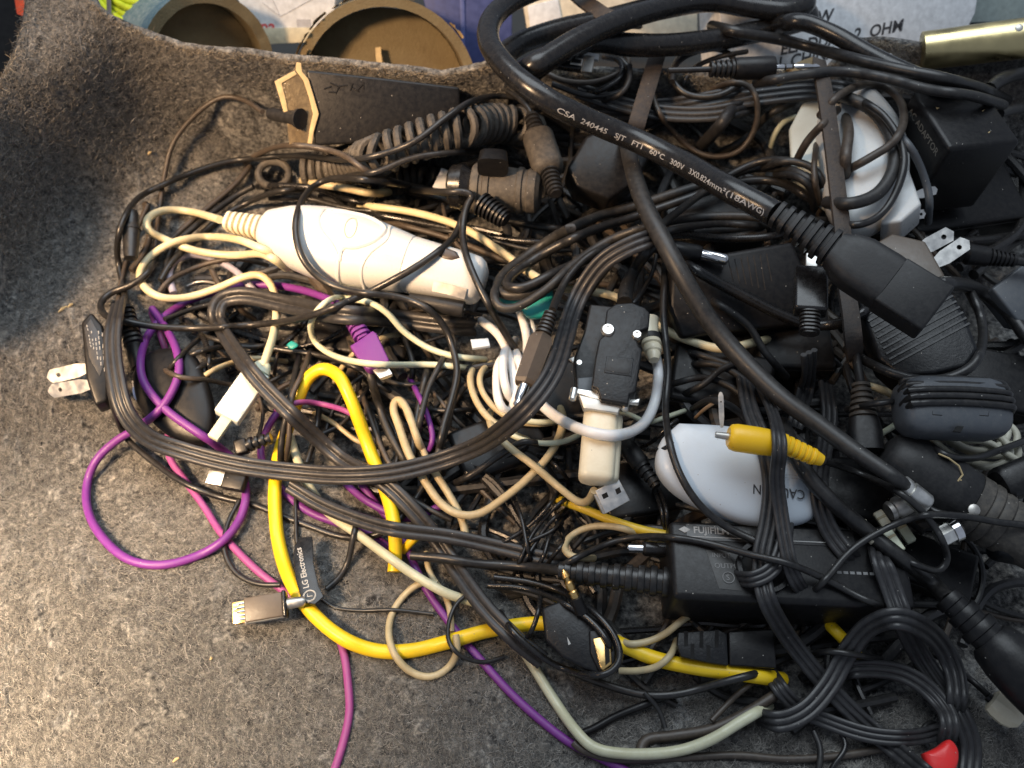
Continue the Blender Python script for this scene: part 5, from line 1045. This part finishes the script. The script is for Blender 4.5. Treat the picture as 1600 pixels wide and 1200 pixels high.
for k in range(5):
    y_ = 40 - 11 * k; c = [(8 - 4 * (k % 2), y_ - 6, 8)] + [(x, y_ + 3 * math.sin((x - 10) / 150 * math.pi), 30 + 9 * min(1, math.sin(max(0, min(1, (x + 4) / 178)) * math.pi) * 2.2) - (0.012 * y_ * y_)) for x in np.linspace(6, 164, 16)] + [(172, y_ - 4, 8)]
    t.part('wound_cord', sweep(spline([(*p[:2], p[2], 0) for p in c], 4)[:, :3], circ(5.6, 10)), BLK)
t.part('latch_window', t.poly([(1490, 674), (1496, 666), (1506, 666), (1502, 675)], 33, 37.6, 0), DARK, stamp=False)
for q in ([(1457, 642), (1457, 648), (1472, 649)], [(1530, 649), (1544, 650), (1545, 643)]): t.part('latch_edge', sweep(np.array([(*t.lp(*p, 36), 36.2) for p in q]), circ(.9, 4)), DARK, stamp=False)
C('', '', BLK, 9, [(1412, 624), (1390, 628), (1360, 632), (1320, 640)], T=t)
t = Thing('round_plug', 'thick round black plug with cracked rubber and a steel screw', 'plug', 1392, 712, 1610, 846, w=50, th=38, z=(46, 36), pct=60)
t.part('barrel', g_loft([(-14, 20, 18), (-8, 34, 30), (4, 43, 38), (30, 50, 44), (100, 52, 46), (128, 51, 45), (132, 48, 42)], 36), GRY); t.part('rubber_sleeve', g_loft([(131, 50, 44), (150, 50, 44), (153, 47, 41), (157, 50, 44), (166, 50, 44), (170, 46, 40), (176, 49, 43), (186, 48, 42), (190, 44, 38), (196, 46, 40), (256, 42, 38)], 36), DUSTY)
c0 = t.lp(1522, 797, 44); t.part('screw', g_loft([(0, 9, 9), (4, 9, 9), (6, 5, 5)], 14), METALD).matrix_local = Matrix.Translation(Vector((*c0, 41)) * t.s) @ Matrix.Rotation(-math.pi / 2, 4, 'Y')
t.part('torn_edge', sweep(np.array([(*t.lp(x, y, 44), 44.5) for x, y in ((1466, 709), (1482, 716), (1498, 728), (1504, 742), (1496, 752), (1502, 750))]), circ(1.4, 5)), TAPE, stamp=False)
t = Thing('grip_knob', 'black ridged knob at the right edge below the round plug', 'knob', 1560, 760, 1640, 730, w=30, th=20, z=(44, 44)); t.part('knob', g_loft([(0, 22, 20, 3), (6, 28, 24, 3), (80, 30, 26, 3)]), HARD)
t = Thing('textured_handle', 'black cross-hatched handle end at the right edge', 'handle', 1545, 840, 1660, 860, w=34, th=26, z=(34, 34)); t.part('handle', g_loft(rnd(0, 120, 34, 28, 3, 18)), HARDT)
C('black_cable', 'black cable crossing the cream bundle to the right edge', BLK, 11, [(1445, 690), (1480, 712), (1520, 716), (1560, 704), (1610, 685), (1660, 665)])
# lower right cord with its big plug
t = Thing('power_plug', 'large black mains plug on a thick cord beside the ribbon loops', 'plug', 1478, 932, 1640, 1090, w=40, th=34, z=(34, 32), pct=60)
relief(t, 0, 86, 22, 32, 3, HARD, depth=.9); t.part('body', g_loft([(84, 32, 30), (92, 38, 35), (120, 44, 40), (160, 47, 42), (240, 47, 42)], 32), HARD)
C('', '', BLK, 25, [(1484, 938), (1450, 905), (1405, 870), (1350, 826), (1300, 784), (1262, 742), (1240, 705), (1222, 660)], T=t, z0=34, sig=6)
t = Thing('coax_connector', 'pale silver coaxial connector on a thin cable', 'connector', 1405, 756, 1450, 792, w=17, th=14, z=(52, 48), pct=60)
t.part('barrel', g_loft([(0, 13, 13), (2, 17, 17), (14, 17, 17), (15, 15, 15), (18, 15, 15), (19, 18, 18), (50, 18, 18), (54, 15, 15)], 24), METAL); t.part('bore', g_loft([(-.6, 9, 9), (0.2, 9, 9)]), DARK, stamp=False)
C('', '', BLK, 11, [(1446, 790), (1462, 800), (1490, 806), (1530, 812)], T=t, z0=t.zb)
t = Thing('coax_connector', 'dull stepped coaxial connector under the silver one', 'connector', 1388, 800, 1440, 775, w=15, th=12, z=(42, 44)); t.part('barrel', g_loft([(0, 14, 14), (6, 16, 16), (10, 13, 13), (16, 17, 17), (40, 17, 17)], 24), METALD)
t = Thing('coax_connector', 'bright hexagonal coaxial connector beside the textured handle', 'connector', 1466, 842, 1504, 822, w=15, th=14, z=(44, 46), pct=60); t.part('nut', g_loft([(0, 15, 15), (3, 17, 17), (22, 17, 17), (24, 14, 14)], 6), METAL, sharp=20); t.part('ring', g_loft([(23, 18, 18), (34, 19, 19), (38, 15, 15)], 24), CHROME)
for k, (x, y) in enumerate(((1370, 800), (1385, 830), (1345, 815), (1402, 815))):
    t = Thing('cream_connector', ['cream plastic connector piece beside the dull coaxial connector', 'ivory connector tooth behind the thick plug cord', 'pale connector pin near the three-core ribbon', 'small cream connector wedge under the thin cable'][k], 'connector', x, y, x + 24, y + 34, w=8, th=6, pct=50); t.part('shell', g_box(0, 38, -8, 8, -6, 6, 2.5), PALEG if k % 2 else IVORY); t.part('groove', g_box(10, 14, -7, 7, 5.5, 6.6, .4), BEIGE, stamp=False)
# red and white plugs at the bottom right
t = Thing('red_plug', 'glossy red plug cap peeking from under the ribbon', 'plug', 1446, 1185, 1490, 1185, w=20, th=16, z=(14, 14)); t.part('cap', t.pillow([(1440, 1178), (1462, 1168), (1482, 1156), (1494, 1170), (1493, 1198), (1476, 1216), (1452, 1210)], -16, 14, 3), RED)
C('', '', BLK, 9, [(1450, 1168), (1440, 1145), (1452, 1128), (1470, 1136)], T=t)
t = Thing('white_plug', 'off-white plug cap lying on bare felt', 'plug', 1548, 1092, 1596, 1128, w=22, th=16, z=(10, 10)); t.part('cap', g_loft([(0, 14, 13), (3, 20, 17), (12, 23, 19), (30, 24, 19), (42, 20, 16), (50, 12, 10)], 10), IVORY, sharp=25); t.part('collar', g_loft([(-6, 7, 7), (4, 8, 8)]), HARD)
C('', '', BLK, 9.5, [(1548, 1090), (1524, 1068), (1496, 1046), (1466, 1026), (1430, 1010)], T=t, z0=10)
# ribbons of the lower right
C('ribbon_cable', 'four-core ribbon hanging over the yellow plug and down the camera adapter', RIB, 30, [(1160, 580), (1172, 640), (1196, 700), (1206, 760), (1200, 820), (1190, 870), (1196, 930), (1224, 985), (1262, 1036), (1300, 1080), (1350, 1130), (1410, 1180), (1470, 1230)], kind='flat', cores=3, sig=6)
C('ribbon_cable', 'ribbon hooked in a U over the camera adapter socket', RIB, 26, [(1232, 800), (1224, 850), (1206, 890), (1170, 906), (1140, 898)], kind='flat', cores=3, sig=6)
C('ribbon_cable', 'low ribbon arc inside the loops near the red plug', RIB, 26, [(1200, 1048), (1240, 1100), (1300, 1130), (1370, 1150), (1440, 1150), (1490, 1130), (1500, 1095)], kind='flat', cores=3, sig=5)
C('ribbon_cable', 'three-core ribbon standing up and falling right of the camera adapter', RIB, 34, [(1366, 850), (1382, 890), (1400, 940), (1424, 1000), (1458, 1056), (1496, 1110), (1516, 1160), (1512, 1230)], kind='flat', cores=3, sig=5)
C('ribbon_cable', 'ribbon arc bulging beside the red plug', RIB, 30, [(1300, 1052), (1350, 1044), (1410, 1052), (1456, 1082), (1484, 1126), (1478, 1160)], kind='flat', cores=3, sig=5)
C('ribbon_cable', 'arched ribbon loop twisting over the yellow cable end', RIB, 34, [(1180, 1118), (1216, 1128), (1258, 1112), (1296, 1070), (1326, 1016), (1360, 978), (1404, 966), (1450, 986), (1484, 1030), (1496, 1080), (1490, 1120)], kind='flat', cores=3, sig=6)
C('black_cable', 'short strands arched beside the ribbon loop and yellow stub', BLK, 10, [(1262, 1022), (1300, 1018), (1340, 1024), (1380, 1030)])
# mini plug
t = Thing('mini_usb_plug', 'black mini plug with a silver tip pointing up', 'plug', 1268, 398, 1264, 552, w=25, th=15, z=(82, 76), pct=70)
t.part('tip', g_box(0, 34, -9, 9, -5, 5, 1.5), METAL); t.part('shell', g_box(30, 112, -25, 25, -15, 15, 5), BLKG); relief(t, 110, 150, 16, 15, 6, BLK, e=3., flat=.8)
C('', '', RIB, 26, [(1264, 548), (1264, 580), (1256, 620), (1240, 670)], T=t, kind='flat', cores=3, z0=t.zb)
# straps
C('flat_strap', 'flat dark strap standing upright over the white adapter', VELCRO, 25, [(1278, 92), (1286, 130), (1294, 180), (1302, 240), (1310, 310), (1316, 360), (1320, 430), (1330, 500), (1336, 560)], kind='strap', th=7, cat='strap', stiff=14)
C('flat_strap', 'flat dark strap rising behind the printed power cord', VELCRO, 26, [(1028, 82), (1020, 110), (1008, 150), (996, 190), (988, 222)], kind='strap', th=7, cat='strap', sig=5)
# loops over the white adapter
wa = [([(1240, 260), (1262, 220), (1290, 190), (1310, 170)], 13, BROWNC, 'brown cord slanting left of the upright strap'), ([(1320, 280), (1322, 240), (1326, 200), (1318, 176)], 17, BROWNC, 'short brown cord loop right of the upright strap'), ([(1280, 320), (1272, 270), (1276, 220)], 10, BROWNC, 'thin cord beside the upright strap on the white panel'),
 ([(1310, 148), (1360, 170), (1392, 214), (1396, 262), (1372, 302), (1330, 318), (1290, 316)], 20, BLK2, 'thick cord wrapped round the white adapter'), ([(1330, 150), (1380, 180), (1412, 240), (1400, 300), (1370, 340), (1330, 352), (1305, 340)], 12, BLK, 'black cord draped round the foot of the white adapter'),
 ([(1280, 182), (1310, 150), (1350, 132), (1384, 136), (1408, 160), (1412, 190), (1398, 220), (1360, 246), (1316, 270)], 13, BROWNC, 'brown cord standing in a round loop above the white adapter'), ([(1400, 205), (1422, 230), (1440, 265), (1452, 310), (1450, 350)], 12, SLATE, 'slate cord falling beside the block adapter')]
for p, w_, m_, l in wa: C('black_cable', l, m_, w_, p, sig=6)

# yellow plug with its cord on top
t = Thing('yellow_plug', 'yellow angled plug with a metal pin resting on the white charger', 'plug', 1124, 680, 1232, 696, w=20, th=17, z=(68, 66), pct=70)
t.part('pin', g_loft([(-6, 5, 5), (16, 6, 6)]), METALD); t.part('barrel', g_loft([(14, 15, 15), (18, 20, 19), (26, 22, 21), (60, 22, 21), (96, 20, 19), (106, 16, 16)], 30), YELLOWP)
a = sub(t, 1216, 690, 1290, 722, w=14, z=(67, 62)); a.part('boot', g_loft([(-14, 17, 16), (6, 16, 15)]), YELLOWP); a.part('strain_relief', g_ribs(4, 66, 16, 13, 6, 2.4, 1., .8), YELLOWP); a.part('boot_end', g_loft([(64, 12, 12), (76, 9, 9)]), YELLOWP)
C('', '', BLK, 11, [(1284, 719), (1330, 735), (1380, 756), (1420, 780), (1452, 812), (1474, 848), (1480, 876), (1466, 892), (1436, 884), (1400, 870)], T=t, z0=61, sig=6)
C('ribbon_cable', 'ribbon strands hanging over the yellow plug barrel', RIB, 24, [(1186, 600), (1206, 640), (1218, 690), (1214, 750), (1220, 800), (1228, 850), (1240, 900), (1262, 936)], kind='flat', cores=3, sig=6)
C('black_cable', 'long thin black cable arching across the camera adapter to the right edge', BLK, 11, [(870, 888), (912, 866), (960, 846), (1010, 838), (1070, 842), (1120, 852), (1170, 866), (1230, 880), (1290, 905), (1350, 936), (1390, 950)], sig=6)
C('black_cable', 'black cable rising from the adapter socket to the right edge', BLK, 11, [(1260, 935), (1290, 905), (1330, 860), (1380, 828), (1440, 806), (1500, 806), (1560, 816), (1640, 824)], sig=6)
# thick slanting cord
C('thick_cable', 'thick dusty black cord slanting from the printed power cord to lower right', BLK2, 30, [(978, 212), (988, 262), (1006, 318), (1038, 380), (1074, 446), (1112, 506), (1162, 564), (1220, 620), (1280, 664), (1340, 708), (1400, 748), (1424, 768)], stiff=14, taper=([0, .5, .85, 1], [1.0, 1.0, .85, .62]))

# ---- the printed power cord, its coil and its socket plug, on top of everything
t = Thing('power_cable', 'thick black power cord coiled at the back with printed jacket and socket plug', 'power cord', 1212, 334, 1452, 484, w=45, th=30, z=(98, 92), pct=80)
PC = t
t.part('strain_relief', g_ribs(0, 112, 21, 30, 7, 4., .85, .74), GRY)
t.part('neck', g_loft([(108, 28, 23, 4), (116, 31, 25, 4), (128, 39, 28, 4), (150, 43, 30, 4.5), (196, 43, 30, 5), (206, 42, 30, 5)]), GRY)
t.part('plug_face', g_box(204, 286, -42, 40, -31, 29, 4), GRY)
C('', '', BLKG, 33, [(776, 94), (812, 68), (880, 45), (950, 30), (1040, 6), (1120, -6), (1200, 0), (1250, 12), (1266, 26, 2), (1246, 34), (1190, 48), (1120, 62), (1050, 70), (980, 70), (930, 64), (895, 72), (850, 96), (818, 124)], T=t, part='coil_turn', stiff=16, sides=18, sink=.8)
C('', '', VELCRO, 24, [(880, -30), (905, -4), (930, 14), (952, 28), (1000, 34)], T=t, part='tie_strap', kind='strap', th=6, stiff=6)
C('', '', BLKG, 32, [(806, 120), (850, 94), (900, 64), (960, 36), (1030, 14), (1110, 2), (1180, 12), (1236, 16), (1262, 4), (1240, -12), (1160, -18), (1060, -18), (900, -40)], T=t, part='coil_turn', stiff=16, sides=18, sink=.8)
big = C('', '', BLKG, 36, [(1214, 336), (1150, 302), (1080, 262), (1000, 222), (925, 190), (866, 162), (820, 132), (786, 100), (764, 66), (766, 34), (792, 6), (832, -14), (890, -30), (960, -44)], T=t, z0=97, stiff=22, lift=1, step=4, sides=20, dive=0)
C('', '', BLKG, 27, [(1210, 40), (1250, 34), (1300, 52), (1350, 80), (1396, 104), (1440, 122), (1500, 150)], T=t, part='cord_tail', stiff=14, sides=16)
C('black_cable', 'black cord running along the rim under the gold tube', BLK, 18, [(1110, 40), (1160, 52), (1220, 62), (1290, 80), (1350, 96), (1410, 110), (1470, 122), (1530, 138), (1575, 158)], sig=8, sides=14)
C('black_cable', 'satin cord running beside the rim cord to the block adapter', BLK2, 16, [(1180, 130), (1250, 118), (1320, 112), (1390, 124), (1450, 140), (1520, 150), (1570, 165)], sig=8)
C('black_cable', 'black cord curving up right of the block adapter', BLK, 20, [(1545, 140), (1560, 126), (1590, 116), (1640, 112)], sig=5)
C('black_cable', 'dark cord sloping off beyond the block adapter', BLK2, 14, [(1560, 178), (1590, 170), (1640, 165)], sig=5)
t = Thing('ring_terminal', 'thin bare metal strip with a hole near the rim', 'terminal', 1360, 96, 1400, 86, w=6, th=1, z=(86, 86), dz=2); t.part('strip', t.poly([(1356, 94), (1362, 86), (1392, 83), (1398, 88), (1386, 96), (1364, 98)], -1, 1, .4), METAL); t.part('hole', t.poly([(1376, 88), (1384, 87), (1384, 90), (1376, 91)], .9, 1.3, 0), DARK, stamp=False)

def cord_text(T, cb, txt, u0, u1, r_px, phi0, mat, name):
    """print on a round cord: wraps the letters round the jacket between fractions u0..u1 of its length"""
    c = cb.c; L = np.r_[0, np.cumsum(np.linalg.norm(np.diff(c, axis=0), axis=1))]; s = cb.s; r = r_px * s
    v, f = g_text(txt, 1.0, 'LEFT', .012); w_ = v[:, 0].max() - v[:, 0].min(); a, b = u0 * L[-1], u1 * L[-1]; k = abs(b - a) / w_
    u = a + (v[:, 0] - v[:, 0].min()) / w_ * (b - a); h = v[:, 1] * min(k, 11 * s)
    t_ = np.gradient(c, axis=0); t_ /= np.linalg.norm(t_, axis=1)[:, None]; sg = 1 if b > a else -1
    pos = np.stack([np.interp(u, L, c[:, j]) for j in range(3)], -1); tt = np.stack([np.interp(u, L, t_[:, j]) for j in range(3)], -1) * sg; tt /= np.linalg.norm(tt, axis=1)[:, None]
    nc = np.array((0, 0, CAM_H)) - pos; nc -= tt * np.sum(nc * tt, 1)[:, None]; nc /= np.linalg.norm(nc, axis=1)[:, None]; B = np.cross(nc, tt)
    ph = phi0 + h / r; out = pos + (nc * np.cos(ph)[:, None] + B * np.sin(ph)[:, None]) * (r * 1.03)
    return T.part(name, (out, f), mat, world=True, stamp=False, smooth=False)
c2 = big.c; px, py = proj(c2)
def frac(x): 
    L = np.r_[0, np.cumsum(np.linalg.norm(np.diff(c2, axis=0), axis=1))]; m = np.arange(len(px)) < np.argmin(px); return float(np.interp(x, px[m][::-1], (L / L[-1])[m][::-1]))
cord_text(PC, big, 'CSA  240445   SJT   FT1   60°C   300V   3X0.824mm²(18AWG)', frac(872), frac(1205), 18.1, -.30, plain('cord_print', (.40, .40, .40), .5, scale=1500), 'jacket_print')

# ------------------------------------------------------------------ loose felt fibres and crumbs
def fibres(n, name, seed, rim=False):
    r = np.random.default_rng(seed)
    if rim:
        px = r.uniform(-60, 1600, n); py = rim_y(px) + r.normal(0, 3, n)
    else:
        px = r.uniform(-40, 1640, n * 3); py = r.uniform(-60, 1240, n * 3); j, i = cells(px, py)
        ok = (py > rim_y(px) + 1) & (HB[j, i] < FELT_HB[j, i] + 6); px, py = px[ok][:n], py[ok][:n]
    z = felt_z(px, np.maximum(py, rim_y(px))) + r.uniform(.1, .7, len(px)); c = P(px, np.maximum(py, rim_y(px) - 1), z); N = len(c)
    # local surface directions
    ex = P(px + 4, py, felt_z(px + 4, py)) - P(px - 4, py, felt_z(px - 4, py)); ey = P(px, py - 4, felt_z(px, py - 4)) - P(px, py + 4, felt_z(px, py + 4))
    ex /= np.linalg.norm(ex, axis=1)[:, None]; ey /= np.linalg.norm(ey, axis=1)[:, None]; nn = np.cross(ex, ey); nn /= np.linalg.norm(nn, axis=1)[:, None]
    a = r.uniform(0, 6.283, N); l = r.gamma(3., .6, N) * .001 + .0008; K = 5; curl = r.normal(0, 2.2, N); up = r.uniform(-.15, .55, N) if not rim else r.uniform(.2, 1.2, N)
    pts = np.zeros((N, K, 3)); cur = c.copy(); ang = a.copy()
    for k in range(K):
        pts[:, k] = cur; d = ex * np.cos(ang)[:, None] + ey * np.sin(ang)[:, None] + nn * (up * (1 - 1.6 * k / K))[:, None]; cur = cur + d * (l / (K - 1))[:, None]; ang += curl / (K - 1) * 1.5
    wd = r.uniform(.00003, .00008, N); side = np.cross(np.gradient(pts, axis=1), (np.array((0, 0, CAM_H)) - pts)); side /= np.maximum(np.linalg.norm(side, axis=2)[..., None], 1e-12)
    side = nn[:, None] * .5 + side; side /= np.linalg.norm(side, axis=2)[..., None]
    v = np.stack([pts - side * wd[:, None, None], pts + side * wd[:, None, None]], 2).reshape(-1, 3)
    b = (np.arange(N) * K * 2)[:, None, None] + (np.arange(K - 1) * 2)[None, :, None] + np.array((0, 1, 3, 2))[None, None]; q = b.reshape(-1)
    me = bpy.data.meshes.new(name); nf = len(q) // 4; me.vertices.add(len(v)); me.vertices.foreach_set('co', v.astype(np.float32).ravel())
    me.loops.add(len(q)); me.loops.foreach_set('vertex_index', q.astype(np.int32)); me.polygons.add(nf); me.polygons.foreach_set('loop_start', np.arange(nf, dtype=np.int32) * 4)
    at = me.attributes.new('tone', 'FLOAT', 'POINT'); at.data.foreach_set('value', np.repeat(r.random(N), K * 2).astype(np.float32)); me.update(calc_edges=True)
    m, nt, bs = _nt(name + '_material'); an = nt.nodes.new('ShaderNodeAttribute'); an.attribute_name = 'tone'
    rp = _ramp(nt, an.outputs['Fac'], [(0, (.05, .05, .05)), (.25, (.10, .097, .092)), (.6, (.17, .16, .148)), (.88, (.25, .235, .212)), (.97, (.30, .29, .27)), (1, (.42, .41, .39))] if not rim else [(0, (.06, .05, .04)), (.5, (.20, .17, .13)), (1, (.42, .36, .27))])
    nt.links.new(rp.outputs['Color'], bs.inputs['Base Color']); bs.inputs['Roughness'].default_value = .8; bs.inputs['Specular IOR Level'].default_value = .2
    me.materials.append(m); o = bpy.data.objects.new(name, me); COL.objects.link(o); return o
tag(fibres(170000, 'felt_fibres', 3), 'loose grey fibres matted over the felt liner', 'fibres', kind='stuff')
tag(fibres(5000, 'rim_fibres', 5, True), 'frayed tan fibres along the felt rim', 'fibres', kind='stuff')
for k, (x, y, L_, a_) in enumerate(((98, 484, 14, 40), (275, 1188, 10, 15), (234, 240, 5, 0), (110, 478, 8, 10), (142, 571, 4, 60), (330, 1030, 4, 20))):
    z = float(felt_z(x, y)); s = float(depth_at(x, y, z)) / FPX; c = P(np.array([x - L_ / 2, x, x + L_ / 2]), np.array([y + L_ * .3, y - 2, y - L_ * .4]), z + 1.2)
    v, f = sweep(c, circ(2.6 * s, 7), [.4, 1, .5]); o = mesh_obj('crumb', v - c[1], f, TAPE, Matrix.Translation(Vector(c[1]))); tag(o, 'tiny tan crumb caught in the felt', 'crumb', 'crumbs on the felt')
